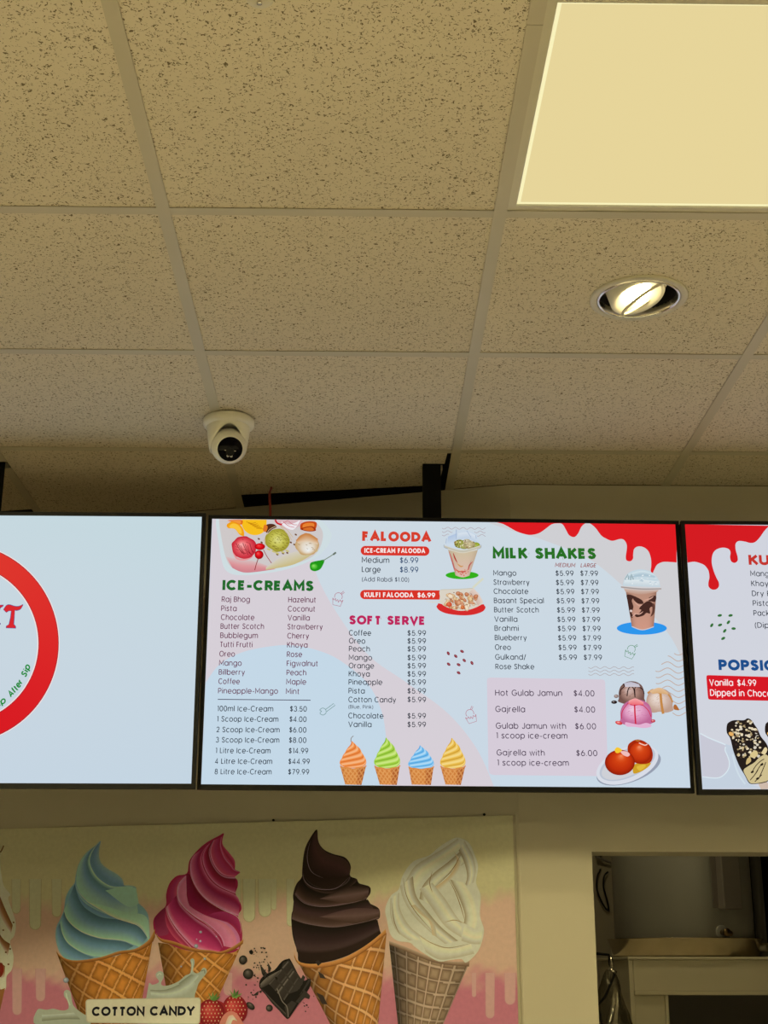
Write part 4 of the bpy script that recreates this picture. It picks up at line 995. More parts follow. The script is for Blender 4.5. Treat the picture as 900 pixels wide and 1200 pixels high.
a.poly([(232, 24), (405, 25)]+spline([(405, 60), (385, 110), (340, 132), (290, 128), (250, 100), (230, 60), (232, 24)]), (246, 190, 30))
for k in range(6): a.line([(262+k*14, 40+k*9), (300+k*16, 50+k*8), (330+k*10, 44+k*9)], 4, (196, 130, 12))
orange_slice(a, [(125, 60), (160, 38), (205, 50), (240, 90), (246, 138), (215, 130), (180, 90), (135, 84)], (240, 160, 20), (250, 196, 60))
orange_slice(a, [(130, 30), (230, 27), (228, 60), (180, 44)], (228, 110, 30), (240, 150, 60))
orange_slice(a, [(650, 50), (700, 36), (755, 45), (750, 90), (730, 105), (660, 100), (640, 80)], (196, 74, 20), (230, 130, 50))
orange_slice(a, [(640, 90), (720, 70), (752, 100), (700, 108)], (160, 50, 14), (214, 110, 40))
a.blob([(405, 60), (450, 55), (475, 75), (440, 95), (410, 120), (395, 95)], (84, 44, 26)); a.blob([(390, 60), (412, 75), (400, 110), (380, 100)], (222, 120, 40))
for pts in ([(385, 175), (420, 100), (470, 70)], [(395, 210), (400, 140), (480, 78)], [(505, 75), (560, 130), (580, 170)], [(495, 65), (550, 100), (590, 150)]): a.line(pts, 4, (206, 180, 140))
for x, y in ((350, 160), (370, 185), (575, 185), (610, 130), (600, 200), (520, 262), (550, 258), (480, 270)): a.ell(x, y, 9, 6, (112, 70, 36), 30, 10)
scoop(a, 246, 222, 86, 80, (230, 96, 102), (196, 40, 56), (246, 176, 172), 3, 6)
for k in range(7): a.line([(190+k*16, 190+(k % 3)*8), (215+k*14, 235+(k % 3)*10), (235+k*13, 262+(k % 2)*8)], 3.6, (120, 12, 28))
a.blob([(165, 250), (200, 292), (240, 300), (280, 295), (310, 280), (290, 300), (240, 312), (190, 300)], (230, 150, 152))
scoop(a, 482, 168, 84, 80, (200, 196, 90), (160, 152, 50), (220, 218, 140), 5, 60, 0, 0)
scoop(a, 690, 200, 84, 76, (226, 214, 196), (196, 160, 110), (236, 240, 240), 9, 10, 0.1, 0.6)
a.fold([(610, 170), (680, 120), (765, 160)], [(625, 190), (690, 180), (765, 200)], [(0, (196, 122, 60)), (1, (226, 206, 180))])
for x, y in ((480, 262), (520, 255), (455, 250), (550, 245), (420, 235)): a.ell(x, y, 15, 6, (200, 190, 120), 20, 12)
a.ball(358, 215, 36, 24, [(0, (246, 70, 70)), (0.6, (222, 16, 24)), (1, (160, 4, 14))]); a.ball(352, 272, 31, 31, [(0, (250, 90, 90)), (0.5, (222, 16, 24)), (1, (150, 4, 14))])
a.line([(346, 300), (332, 340), (322, 380)], 5, (140, 24, 24)); a.line([(382, 236), (405, 280), (440, 332)], 4.4, (150, 30, 30))
a.blob([(512, 40), (560, 60), (600, 50), (640, 32), (600, 92), (560, 92), (520, 66)], (236, 232, 236))
for pts in ([(520, 40), (560, 70), (600, 80)], [(560, 38), (590, 60), (620, 62)], [(500, 60), (530, 44), (560, 30)]): a.line(pts, 4, (206, 110, 120))
a.line([(465, 26), (480, 50), (512, 62)], 12, (206, 30, 44))
a.blob([(708, 350), (716, 328), (745, 318), (780, 312), (812, 308), (800, 345), (780, 375), (745, 388), (716, 378)], (34, 150, 24))
a.ball(740, 355, 24, 20, [(0, (150, 226, 110)), (1, (50, 170, 30))]); a.line([(800, 315), (850, 285), (890, 258)], 6, (120, 136, 116)); a.line([(872, 272), (893, 256)], 13, (104, 116, 104), smooth=False)
a.build('scoop_tray_picture', d2, 0.0010, 'white tray of coloured ice cream scoops with cherries and orange slices')

# falooda cup
a = scr(P2).crop(500, 610, 10.0)
a.ell(415, 642, 193, 46, (52, 176, 28))
a.poly([(222, 285)]+spline([(235, 200), (270, 170), (330, 120), (420, 105), (520, 130), (590, 180), (632, 285)])+[(600, 330), (260, 330)], (202, 216, 230))
a.fold([(250, 190), (345, 150), (350, 100)], [(240, 290), (340, 280), (352, 220)], [(0, (176, 196, 224)), (1, (206, 220, 232))])
a.fold([(370, 150), (480, 140), (580, 180)], [(360, 230), (480, 210), (590, 260)], [(0, (216, 226, 236)), (1, (190, 206, 224))])
for pts in ([(345, 105), (348, 220)], [(232, 210), (225, 270)], [(575, 175), (580, 215)], [(470, 120), (520, 200)]): a.line(pts, 6, (156, 176, 206), smooth=False)
rnd = random.Random(4)
for x, y, rx, ry, c in ((390, 275, 66, 50, (160, 166, 58)), (440, 300, 60, 36, (176, 180, 90)), (575, 292, 50, 36, (166, 190, 40)), (500, 285, 70, 50, (206, 190, 140)), (350, 260, 30, 22, (190, 190, 90)), (470, 240, 40, 22, (214, 200, 170))):
    a.ball(x, y, rx, ry, [(0, mixc(c, (250, 250, 230), 0.35)), (1, mixc(c, (60, 50, 10), 0.3))])
for k in range(30): x, y = rnd.uniform(330, 580), rnd.uniform(230, 315); a.ell(x, y, rnd.uniform(4, 10), rnd.uniform(4, 8), rnd.choice([(116, 44, 32), (90, 84, 20), (236, 226, 200), (150, 60, 60)]), 0, 8)
a.patch([(250, 345), (420, 380), (600, 345)], [(338, 645), (420, 668), (500, 648)], lambda u, v: mixc(mixc((206, 190, 160), (222, 186, 176), v), (170, 150, 124), 0.5*abs(2*u-1)**3), 16, 10)
for pts, c in (([(260, 360), (300, 480), (340, 620)], (196, 100, 96)), ([(310, 380), (330, 440), (360, 500)], (176, 60, 50)), ([(540, 480), (500, 530), (480, 620)], (190, 90, 84)), ([(350, 500), (400, 540), (430, 530)], (206, 150, 90)), ([(520, 470), (495, 540)], (96, 92, 90)), ([(330, 560), (380, 600), (480, 590)], (200, 96, 84)), ([(290, 470), (320, 580)], (110, 96, 96))): a.line(pts, 16, c, taper=True)
for k in range(24): x, y = rnd.uniform(345, 490), rnd.uniform(580, 650); a.ell(x, y, rnd.uniform(5, 12), rnd.uniform(4, 9), rnd.choice([(196, 84, 70), (214, 120, 100), (226, 180, 160)]), 0, 8)
a.fold([(200, 290), (420, 345), (640, 290)], [(215, 325), (420, 385), (630, 325)], [(0, (216, 216, 206)), (0.5, (190, 186, 168)), (1, (222, 214, 196))])
a.line([(202, 285), (205, 315), (250, 335)], 5, (130, 146, 170)); a.line([(638, 285), (634, 320), (590, 338)], 5, (140, 150, 160))
a.build('falooda_cup_picture', d2, 0.0010, 'domed clear cup of falooda on a green oval')

# kulfi bowl
a = scr(P2).crop(500, 610, 10.0)
a.poly(spline([(112, 1010), (130, 985), (160, 975), (400, 1050), (640, 985), (675, 995), (688, 1025), (650, 1070), (540, 1105), (400, 1112), (240, 1092), (150, 1055), (112, 1010)]), (214, 44, 44))
a.poly(spline([(-20, 940), (60, 960), (150, 960), (220, 1010), (380, 1058), (520, 1040), (640, 985), (655, 940), (600, 860), (545, 795), (440, 800), (300, 806), (160, 816), (155, 900), (150, 945), (60, 952), (-20, 940)]), (218, 210, 196))
a.line([(540, 790), (600, 735), (662, 680)], 26, (214, 216, 196), smooth=False); a.line([(165, 812), (350, 806), (540, 795)], 6, (196, 190, 168))
a.fold([(545, 800), (610, 860), (655, 950)], [(480, 860), (560, 930), (600, 1000)], [(0, (226, 206, 196)), (1, (206, 180, 164))])
rnd = random.Random(8)
for k in range(60):
    x, y = rnd.uniform(210, 580), rnd.uniform(840, 1030)
    if (x-400)**2/210**2+(y-935)**2/105**2 > 1: continue
    c = rnd.choice([(232, 206, 160), (226, 190, 140), (214, 150, 110), (236, 216, 186), (196, 120, 80)]); a.ball(x, y, rnd.uniform(18, 42), rnd.uniform(14, 30), [(0, mixc(c, (255, 250, 230), 0.3)), (0.7, c), (1, mixc(c, (120, 60, 30), 0.5))], rot=rnd.uniform(0, 90), n=14, m=3)
for k in range(26): x = rnd.uniform(210, 580); y = rnd.uniform(840, 1030); a.line([(x, y), (x+rnd.uniform(-26, 26), y+rnd.uniform(-14, 20))], 6, rnd.choice([(122, 66, 34), (170, 96, 60), (106, 84, 40)]), smooth=False)
a.ball(262, 985, 34, 28, [(0, (236, 130, 90)), (1, (196, 64, 36))]); a.ball(420, 1020, 24, 24, [(0, (230, 150, 90)), (1, (190, 84, 36))])
a.build('kulfi_bowl_picture', d2, 0.0010, 'cream bowl of kulfi falooda on a red crescent')

# milk shake cup
a = scr(P2).crop(700, 650, 8.182)
a.ell(426, 706, 240, 62, (46, 150, 236))
a.patch([(272, 352), (430, 372), (568, 350)], [(330, 690), (430, 722), (540, 692)], lambda u, v: mixc(mixc((186, 142, 122), (208, 152, 132), v), (120, 84, 70), 0.55*abs(2*u-1)**4), 20, 12)
CH = (70, 42, 36)
a.blob([(282, 385), (350, 398), (330, 440), (345, 500), (330, 560), (345, 590), (325, 605), (305, 540), (290, 450)], CH)
a.blob([(340, 395), (400, 420), (430, 440), (440, 470), (390, 470), (345, 430)], CH); a.blob([(430, 480), (490, 445), (540, 480), (545, 520), (520, 500), (500, 520), (505, 565), (470, 560), (440, 585), (380, 600), (360, 580), (400, 560), (420, 530), (400, 520)], CH)
a.blob([(500, 410), (560, 395), (556, 450), (520, 450), (490, 440)], CH); a.blob([(530, 470), (552, 490), (545, 560), (510, 595), (525, 545)], (96, 62, 52))
for pts in ([(350, 450), (400, 490), (430, 480)], [(345, 560), (400, 570), (440, 545)], [(440, 440), (500, 425), (540, 400)]): a.line(pts, 12, (212, 164, 146), taper=True)
a.ell(322, 540, 12, 12, (226, 206, 200), 0, 10); a.line([(330, 600), (350, 580), (372, 560)], 8, (216, 170, 156), taper=True)
a.poly(spline([(245, 285), (262, 225), (300, 175), (370, 147), (430, 142), (500, 160), (550, 195), (585, 240), (602, 300)])+[(600, 312), (245, 300)], (196, 214, 224))
a.fold([(290, 190), (430, 155), (540, 190)], [(300, 235), (420, 225), (560, 230)], [(0, (216, 230, 236)), (0.6, (168, 192, 206)), (1, (206, 222, 230))])
a.fold([(260, 245), (420, 240), (590, 260)], [(250, 290), (420, 300), (598, 305)], [(0, (222, 232, 236)), (1, (198, 212, 220))])
for pts in ([(265, 240), (292, 190), (300, 240)], [(318, 245), (325, 185), (345, 240)]): a.line(pts, 12, (150, 170, 176), smooth=False)
rnd = random.Random(2)
for k in range(24): a.ell(rnd.uniform(270, 585), rnd.uniform(200, 290), rnd.uniform(6, 14), rnd.uniform(3, 7), rnd.choice([(226, 234, 238), (184, 202, 214), (210, 222, 230)]), rnd.uniform(-30, 30), 10)
a.fold([(222, 300), (420, 318), (612, 318)], [(228, 322), (420, 342), (614, 338)], [(0, (226, 222, 222)), (0.5, (150, 140, 138)), (1, (214, 204, 202))])
a.fold([(250, 325), (420, 342), (590, 340)], [(274, 362), (420, 382), (572, 358)], [(0, (206, 186, 176)), (1, (190, 150, 132))])
a.line([(330, 690), (430, 722), (540, 692)], 9, (206, 196, 196))
a.build('milk_shake_picture', d2, 0.0010, 'domed cup of chocolate milk shake on a blue oval')

# three scoops with syrup, and the plate of gulab jamun
a = scr(P2).crop(690, 780, 7.5)
def sauced(cx, cy, rx, ry, base, dark, light, sauce, runs, foot, seed):
    rnd = random.Random(seed)
    a.blob([(cx-rx, cy+ry*0.5), (cx-rx*1.0, cy-ry*0.1), (cx-rx*0.8, cy-ry*0.65), (cx-rx*0.3, cy-ry), (cx+rx*0.3, cy-ry), (cx+rx*0.8, cy-ry*0.65), (cx+rx, cy), (cx+rx*1.0, cy+ry*0.5), (cx+rx*1.05, cy+ry*0.8), (cx+rx*0.5, cy+ry), (cx, cy+ry*0.92), (cx-rx*0.5, cy+ry), (cx-rx*1.05, cy+ry*0.78)], dark)
    a.ball(cx, cy, rx*0.96, ry*0.92, [(0, light), (0.55, base), (1, dark)])
    for k in range(40):
        t = rnd.uniform(0, 2*PI); q = rnd.random()**0.5*0.85; x = cx+rx*q*math.cos(t); y = cy+ry*q*math.sin(t)
        a.line([(x-9, y+5), (x, y), (x+9, y-3)], 2.2, mixc(base, dark, 0.8))
    for pts, wd in runs: a.line(pts, wd, sauce)
sauced(375, 240, 112, 98, (176, 138, 126), (116, 84, 76), (214, 190, 184), (44, 26, 26), [([(335, 270), (345, 210), (370, 185), (395, 210), (405, 278)], 9), ([(275, 260), (280, 215), (310, 185), (300, 160)], 8), ([(405, 260), (405, 195), (440, 190), (475, 215), (485, 250)], 8)], None, 2)
a.fold([(310, 155), (370, 145), (440, 165)], [(320, 190), (375, 188), (450, 190)], [(0, (190, 188, 204)), (1, (206, 200, 210))])
a.ball(222, 322, 26, 15, [(0, (226, 220, 220)), (0.4, (60, 44, 44)), (1, (20, 14, 14))]); a.ball(240, 270, 20, 16, [(0, (206, 190, 186)), (1, (120, 96, 90))])
sauced(620, 310, 115, 105, (218, 196, 184), (190, 158, 140), (236, 224, 216), (196, 136, 72), [([(515, 245), (560, 215), (600, 235), (625, 245)], 16), ([(628, 240), (636, 330), (652, 425)], 22), ([(640, 240), (690, 250), (720, 290), (735, 325)], 12)], None, 3)
a.fold([(530, 225), (620, 195), (690, 235)], [(560, 250), (620, 245), (700, 258)], [(0, (226, 190, 150)), (1, (214, 170, 120))]); a.blob([(745, 350), (765, 345), (792, 390), (765, 392), (745, 382)], (176, 106, 52))
sauced(415, 415, 138, 112, (226, 160, 196), (190, 104, 150), (240, 206, 224), (206, 30, 62), [([(400, 335), (404, 430), (410, 515)], 13), ([(285, 470), (295, 400), (345, 330)], 6), ([(470, 345), (520, 395), (545, 450)], 6), ([(360, 345), (400, 350), (440, 345), (470, 350)], 7)], None, 4)
a.fold([(350, 310), (410, 290), (480, 325)], [(345, 340), (405, 345), (480, 345)], [(0, (246, 170, 170)), (1, (236, 110, 120))])
a.blob([(320, 500), (380, 510), (440, 520), (500, 505), (545, 520), (540, 540), (480, 550), (400, 540), (330, 535)], (228, 178, 210))
a.ball(262, 505, 32, 16, [(0, (250, 200, 190)), (0.6, (226, 80, 80)), (1, (196, 40, 50))], rot=15); a.ball(563, 488, 20, 14, [(0, (240, 200, 200)), (0.6, (206, 70, 80)), (1, (170, 30, 50))])
a.build('syrup_scoops_picture', d2, 0.0012, 'chocolate, pink and vanilla scoops with syrup')
a = scr(P2).crop(690, 780, 7.5)
a.ell(350, 900, 296, 128, (150, 158, 176), -19); a.ell(338, 872, 288, 150, (216, 220, 230), -22); a.ell(338, 862, 262, 122, (188, 196, 210), -24)
a.ell(336, 868, 240, 104, (206, 208, 214), -24)
a.blob([(400, 870), (500, 850), (545, 858), (510, 900), (440, 940), (390, 945)], (206, 158, 40)); a.blob([(420, 890), (480, 870), (500, 885), (450, 925)], (224, 184, 60))
a.blob([(340, 720), (360, 680), (420, 650), (490, 668), (545, 720), (562, 790), (540, 850), (470, 866), (400, 850), (350, 790)], (170, 44, 12)); a.ball(452, 762, 104, 98, [(0, (244, 150, 110)), (0.3, (216, 74, 24)), (0.8, (190, 50, 14)), (1, (150, 34, 10))], -0.1, -0.5)
a.ball(272, 852, 132, 112, [(0, (244, 140, 90)), (0.3, (214, 70, 20)), (0.8, (186, 44, 12)), (1, (140, 30, 8))], 0.1, -0.55)
a.blob([(280, 755), (330, 755), (360, 780), (340, 800), (300, 785)], (240, 190, 186)); a.blob([(226, 740), (250, 718), (290, 740), (270, 765), (240, 768)], (246, 200, 50)); a.line([(440, 680), (490, 700), (515, 690)], 9, (246, 206, 190)); a.line([(410, 655), (430, 662), (450, 655)], 10, (190, 120, 50))
a.build('gulab_jamun_picture', d2, 0.0012, 'white oval plate with two red-brown gulab jamun')

# ------------------------------------------------------------------ left screen: ring logo
d1 = backdrop(s1, lambda u, v: (196+8*math.sin(PI*v)*0.3+4*(1-u), 213+3*v, 226-3*v))
a = scr(P1); CX, CY = -48.5, 754.0
def ring(a, r0, r1, col0, col1, n=96):
    P = []; C = []
    for r in (r0, r1):
        for k in range(n): t = 2*PI*k/n; P.append(a.map((CX+r*math.cos(t), CY+r*math.sin(t)))); C.append(mixc(col0, col1, 0.5+0.5*math.sin(t)))
    a.raw(P, C, [(k, (k+1) % n, n+(k+1) % n, n+k) for k in range(n)]); a.up()
ring(a, 92.4, 118.4, (250, 226, 222), (250, 226, 222)); ring(a, 93.6, 117.4, (120, 20, 50), (120, 20, 50)); ring(a, 94.2, 116.8, (222, 56, 46), (216, 26, 34))
a.build('ring_logo', d1, 0.0004, 'large red ring')
a = scr(P1)
def logo_T(col, g):
    a.poly([(4.6-g, 714.6)]+spline([(4.7-g, 714), (7.6, 709.8-g), (11.5, 709-g), (17, 710.6-g), (22, 710.8-g), (26.6+g, 708.6-g)], 5)+spline([(26.6+g, 709.4), (24.2, 713.6+g), (20, 715.2+g), (17.6, 714.9+g)], 4)+[(16.6+g, 724), (16.0+g, 731.5), (18.2+g, 734.0), (18.2+g, 736+g), (7.6-g, 735.6+g), (7.8-g, 733.6), (10.8-g, 731.8), (12.6-g, 724), (13.6-g, 716.2), (10.6, 715.6+g), (7.4, 717.5+g)], col)
logo_T((58, 70, 140), 0.6); logo_T((216, 42, 46), 0.0)
a.poly([(-9.5, 709.2), (4.6, 708.8), (3.6, 711.0), (0.6, 712.8), (-3.4, 727), (-3.8, 729.2), (1.0, 730.4), (0.8, 732.0), (-12, 731.6), (-11.6, 730), (-9.0, 728), (-5.4, 714), (-6.0, 711.8), (-9.8, 711)], (58, 70, 140))
a.poly([(-9, 709.8), (3.8, 709.3), (3.0, 710.6), (0.0, 712.4), (-4.0, 727), (-4.3, 729.6), (0.4, 730.9), (0.2, 731.4), (-11.4, 731.1), (-11, 730.4), (-8.4, 728.4), (-4.8, 714), (-5.4, 711.4), (-9.2, 710.6)], (216, 42, 46))
a.build('logo_letters', d1, 0.0010, 'red italic letters of the logo with a blue outline')
a = scr(P1)
def arc_text(a, string, R, t0, t1, cap, wt, col):
    st, W = layout(string, wt, -0.03)
    for s_ in st:
        pts = []
        for x, y in s_:
            t = math.radians(t0+(t1-t0)*(x+0.22*y)/W); r = R-y*cap
            pts.append(a.map((CX+r*math.cos(t), CY+r*math.sin(t))))
        ribbon(a, pts, wt*cap*0.0022, col)
    a.up()
for wd_, t0, t1 in (('Sip', 62, 50.5), ('After', 46, 31.0), ('Sip', 27.2, 17.4)): arc_text(a, wd_, 88.5, t0, t1, 7.2, 0.22, (30, 140, 58))
a.build('slogan_text', d1, 0.0010, 'green handwritten slogan curving inside the ring')

# ------------------------------------------------------------------ right screen
d3 = backdrop(s3, lambda u, v: (209, 212, 222))
a = scr(P3).crop(790, 600, 3.636)
a.poly([(44, 52)]+[(820, 66), (820, 90)]+spline([(430, 62), (405, 62), (385, 80), (365, 108), (345, 128), (325, 132), (300, 126), (275, 124), (262, 135), (262, 160), (270, 190), (270, 208), (257, 217), (243, 210), (238, 192), (240, 172), (232, 158), (208, 152), (180, 160), (164, 180), (160, 215), (168, 250), (180, 280), (190, 300), (190, 318), (178, 330), (160, 330), (147, 318), (146, 300), (150, 278), (146, 250), (130, 228), (110, 218), (85, 212), (57, 216)], 5), (212, 28, 34))
a.build('red_drips', d3, 0.0004, 'red syrup drips in the top left corner')
a = scr(P3).crop(820, 820, 10.91)
a.poly([(2, 425)]+spline([(60, 460), (180, 510), (300, 555), (400, 590)])+[(640, 1080), (800, 1130), (36, 1140)], (196, 208, 222))
a.poly([(8, 440)]+spline([(100, 490), (220, 545), (330, 590), (322, 640), (350, 710), (375, 790), (370, 870), (330, 940), (260, 990), (190, 1003), (110, 995), (34, 985)]), (200, 201, 214))
a.line([(6, 430), (110, 485), (220, 530), (330, 575)], 16, (218, 230, 238)); a.line([(330, 600), (325, 650), (355, 720), (378, 800), (368, 880), (320, 950), (250, 995), (160, 1000), (36, 985)], 14, (216, 230, 238)); a.line([(420, 700), (450, 830), (500, 960), (580, 1080)], 22, (206, 220, 230))
a.build('milk_swirl', d3, 0.0004)
heading(P3, d3, [('KULFI', (877.4, 662.3), (927, 663.0), 12.2, 0.27, (196, 52, 44), (226, 150, 140)), ('POPSICLES', (842.2, 785.6), (940, 787.0), 13.0, 0.27, (30, 78, 140), (120, 150, 190))])
a = scr(P3)
for t, xa, xb, y in (('Mango', 879.4, 906.5, 675.2), ('Khoya', 880.4, 906, 686.8), ('Dry Fruit', 881.2, 917, 698.5), ('Pista', 882.2, 902, 709.8), ('Pack of', 883.0, 913, 721.4), ('(Dipped)', 884.6, 923, 735.6)):
    a.text(t, (xa, y), (xb, y+0.3), 6.0, LT, DK)
a.build('menu_text', d3, 0.0014)
a = scr(P3); a.poly(spline([(827.8, 795), (828.2, 791.8), (831, 791.2)])+[(905, 793.4), (985, 795.2), (985, 822.8)]+spline([(833.5, 820.0), (830.4, 819.2), (829.5, 816)]), (214, 26, 38)); a.build('red_band', d3, 0.0004)
a = scr(P3); a.text('Vanilla', (831.3, 803.3), (859, 803.6), 7.0, 0.15, (250, 236, 238)); a.text('$4.99', (864, 803.7), (886.2, 803.9), 7.0, 0.15, (250, 236, 238)); a.text('Dipped in Chocolate', (832.2, 815.3), (921, 816.6), 7.2, 0.15, (250, 236, 238)); a.build('band_text', d3, 0.0014)
a = scr(P3)
for x, y, r in [(843.4, 721.3, -10), (856, 721.3, -10), (853.5, 729.3, -50), (834, 732.8, -55), (843.7, 732.5, -20), (859.6, 736.7, 0), (849.2, 739.4, -50), (847.4, 748.2, -30)]: a.ell(x, y, 2.6, 1.5, (54, 112, 56), r)
a.build('sprinkle_drawing', d3, 0.0008)
def popsicle(x0):
    a = scr(P3).crop(820+x0, 820, 10.91)
    a.poly([(745, 1070), (860, 1050), (905, 1140), (780, 1145)], (206, 186, 170))
    a.blob([(345, 330), (370, 290), (440, 262), (560, 262), (610, 238), (660, 262), (700, 320), (740, 380), (780, 470), (850, 560), (880, 640), (900, 780), (905, 930), (880, 1030), (820, 1062), (700, 1078), (630, 1065), (570, 960), (500, 840), (430, 660), (390, 500), (345, 420)], (38, 30, 26))
    a.blob([(560, 900), (620, 850), (700, 800), (760, 740), (840, 700), (890, 760), (898, 900), (880, 1020), (800, 1055), (700, 1070), (640, 1060), (590, 980)], (206, 190, 142))
    rnd = random.Random(17)
    for k in range(150):
        t = rnd.random(); x = 370+rnd.uniform(0, 330)+t*110; y = 275+t*460+rnd.uniform(-10, 10)
        if x < 345+t*150 or x > 700+t*150: continue
        c = rnd.choice([(226, 210, 176), (206, 186, 140), (214, 206, 190), (236, 222, 190), (170, 150, 110), (30, 24, 22), (60, 44, 36)])
        s_ = rnd.uniform(10, 26); P = [(x+s_*rnd.uniform(0.6, 1.2)*math.cos(q), y+s_*rnd.uniform(0.5, 1.0)*math.sin(q)) for q in [2*PI*i/6 for i in range(6)]]
        a.poly(P, c)
    a.ell(398, 440, 34, 24, (230, 176, 100), 30); a.blob([(640, 700), (700, 650), (740, 680), (720, 730), (660, 740)], (216, 196, 140)); a.blob([(790, 680), (830, 610), (860, 640), (830, 700)], (226, 208, 160)); a.blob([(590, 830), (650, 790), (640, 740), (600, 760)], (206, 180, 120))
    a.blob([(600, 560), (660, 520), (690, 570), (670, 620), (610, 610)], (34, 28, 28))
    for pts in ([(660, 935), (710, 850), (770, 790), (820, 760)], [(700, 960), (760, 860), (800, 810)], [(640, 1030), (700, 960), (740, 900)], [(750, 1010), (800, 900), (840, 800)], [(700, 1050), (730, 1020), (790, 960)]): a.line(pts, 10, (52, 38, 26))
    for x, y in ((735, 1010), (668, 925), (790, 830)): a.ell(x, y, 22, 14, (34, 26, 20), -30, 12)
    a.build('popsicle_picture', d3, 0.0010, 'dipped popsicle crusted with chopped nuts')
popsicle(0.0); popsicle(45.0)
# ------------------------------------------------------------------ poster print
PP = Plane(PM)
def pr_(): return Art(PP, M_PRINT, ink_print)
ZB = -0.0002
CREAM = (200, 178, 110); PEACH = (204, 158, 110); ROSE = (190, 108, 98); CR2 = (198, 180, 116)
def pos(px, py): return PP.at((px, py))
zt = pos(300, 972)[1]
def hnoise(x, y):
    return 0.5+0.25*math.sin(x*31+math.sin(y*17)*2)+0.15*math.sin(x*73+y*41+1.3)+0.10*math.sin(x*151-y*97)
# background wash: cream above, peach in the middle, rose below; boundaries wander
NXP, NYP = 300, 150
vs = []; cs = []; fs = []
for j in range(NYP+1):
    for i in range(NXP+1):
        x = -PW+0.001+(PW-0.002)*i/NXP; y = -PH+0.001+(PH-0.002)*j/NYP
        n1 = hnoise(x*1.3, y*0.7); n2 = hnoise(x*0.9+3, y*1.7)
        c = CREAM
        b1 = -0.185-0.035*n1; b2 = -0.385-0.05*n2
        if y < b1+0.02: c = mixc(CREAM, PEACH, min(1, (b1+0.02-y)/0.045))
        if y < b2+0.03: c = mixc(PEACH, ROSE, min(1, (b2+0.03-y)/0.05))
        vs.append((x, y, ZB)); cs.append(ink_print(c))
for j in range(NYP):
    for i in range(NXP): a0 = j*(NXP+1)+i; fs.append((a0, a0+1, a0+NXP+2, a0+NXP+1))
me = bpy.data.meshes.new('printed_sheet'); me.from_pydata(vs, [], fs)
at = me.color_attributes.new('ink', 'FLOAT_COLOR', 'POINT'); flat = []
for c in cs: flat += [*c, 1]
at.data.foreach_set('color', flat); me.update()
sheet = link('printed_sheet', me, poster, (M_PRINT,))
a = pr_()
def drip(x0, x1, y0, y1, col, soft=None):
    r = (x1-x0)/2; cx = (x0+x1)/2
    P = [(x0, y0)]+[(cx-r*0.92*math.cos(t), y1-r+r*math.sin(t)) for t in [PI*k/10 for k in range(11)]]+[(x1, y0)]
    if soft: a.poly([(cx+(p[0]-cx)*1.1, p[1]+(0.7 if p[1] > y0 else 0)) for p in P], soft)
    a.poly(P, col)
for x0, x1, y1 in ((34.5, 48, 1089), (61, 72, 1074), (276, 282, 1072), (285, 299, 1080), (303, 318, 1074), (336, 345, 1085), (14, 24, 1070), (318, 324, 1066)): a = pr_(); drip(x0, x1, 1030, y1, CR2, (176, 154, 94)); a.build('printed_drip', sheet, 0.0001)
for x0, x1, y0, y1 in ((14.5, 25.5, 1135, 1189), (42, 53, 1135, 1173), (569, 579.5, 1140, 1193), (591.5, 604, 1140, 1177), (262, 272, 1140, 1166), (553, 558, 1140, 1168)): a = pr_(); drip(x0, x1, y0, y1, (200, 146, 112), (192, 128, 106)); a.build('printed_drip', sheet, 0.0001)

def waffle(du, dv, k1, k2, base, dark, light, sq=False, edge=0.55):
    def f(u, v):
        if sq: g1 = abs(((u*k1) % 1)-0.5)*2; g2 = abs(((v*k2+0.12*math.sin(u*3)) % 1)-0.5)*2
        else: g1 = abs(((u*k1+v*k2+du) % 1)-0.5)*2; g2 = abs(((u*k1*0.55-v*k2*1.15+dv) % 1)-0.5)*2
        m = min(g1, g2); c = mixc(dark, base, min(1, 0.25+m*1.1))
        if m < 0.13: c = light
        elif m < 0.24: c = mixc(light, dark, 0.85)
        s_ = min(1, max(0, 1-abs(2*(u-0.62))**2*edge)); c = tuple(q*(0.45+0.55*s_) for q in c)
        return c
    return f
WB, WD, WL = (208, 128, 42), (142, 74, 22), (228, 154, 68)

# --- far left: nutty cream cone, cut by the frame
a = pr_().crop(0, 960, 5.0)
a.blob([(-300, 300), (-260, 120), (-120, 60), (-10, 210), (25, 155), (10, 200), (0, 240), (20, 380), (60, 440), (50, 470), (92, 600), (85, 680), (60, 720), (80, 800), (70, 880), (40, 920), (35, 990), (10, 1000), (-60, 960), (-300, 940)], (214, 196, 150))
for A, B in (([(-60, 300), (20, 500), (75, 620)], [(-60, 380), (0, 560), (66, 668)]), ([(-60, 560), (10, 690), (60, 730)], [(-60, 620), (20, 760), (45, 800)]), ([(-60, 840), (10, 850), (30, 860)], [(-60, 930), (10, 930), (28, 920)])):
    a.fold(A, B, [(0, (120, 76, 36)), (0.5, (160, 104, 56)), (1, (206, 180, 132))])
a.blob([(-10, 850), (15, 845), (22, 890), (5, 925), (-20, 915)], (130, 40, 20)); a.line([(22, 155), (14, 175), (2, 195)], 8, (120, 84, 44))
for x, y in ((80, 605), (50, 850), (35, 780), (60, 760), (20, 650)): a.ell(x, y, 6, 5, (110, 70, 36))
a.poly([(-320, 930), (0, 1000), (30, 990), (-80, 1500), (-160, 1500)], (150, 92, 40))
a.build('cone_picture', sheet, 0.0006, 'nut-sprinkled vanilla cone at the left end')

def cone(name, crop, body_fn, A, B, rim, rimc, folds_fn, label):
    a = pr_().crop(*crop); a.patch(A, B, body_fn, 96, 96)
    a.build(name, sheet, 0.0006, label); return a

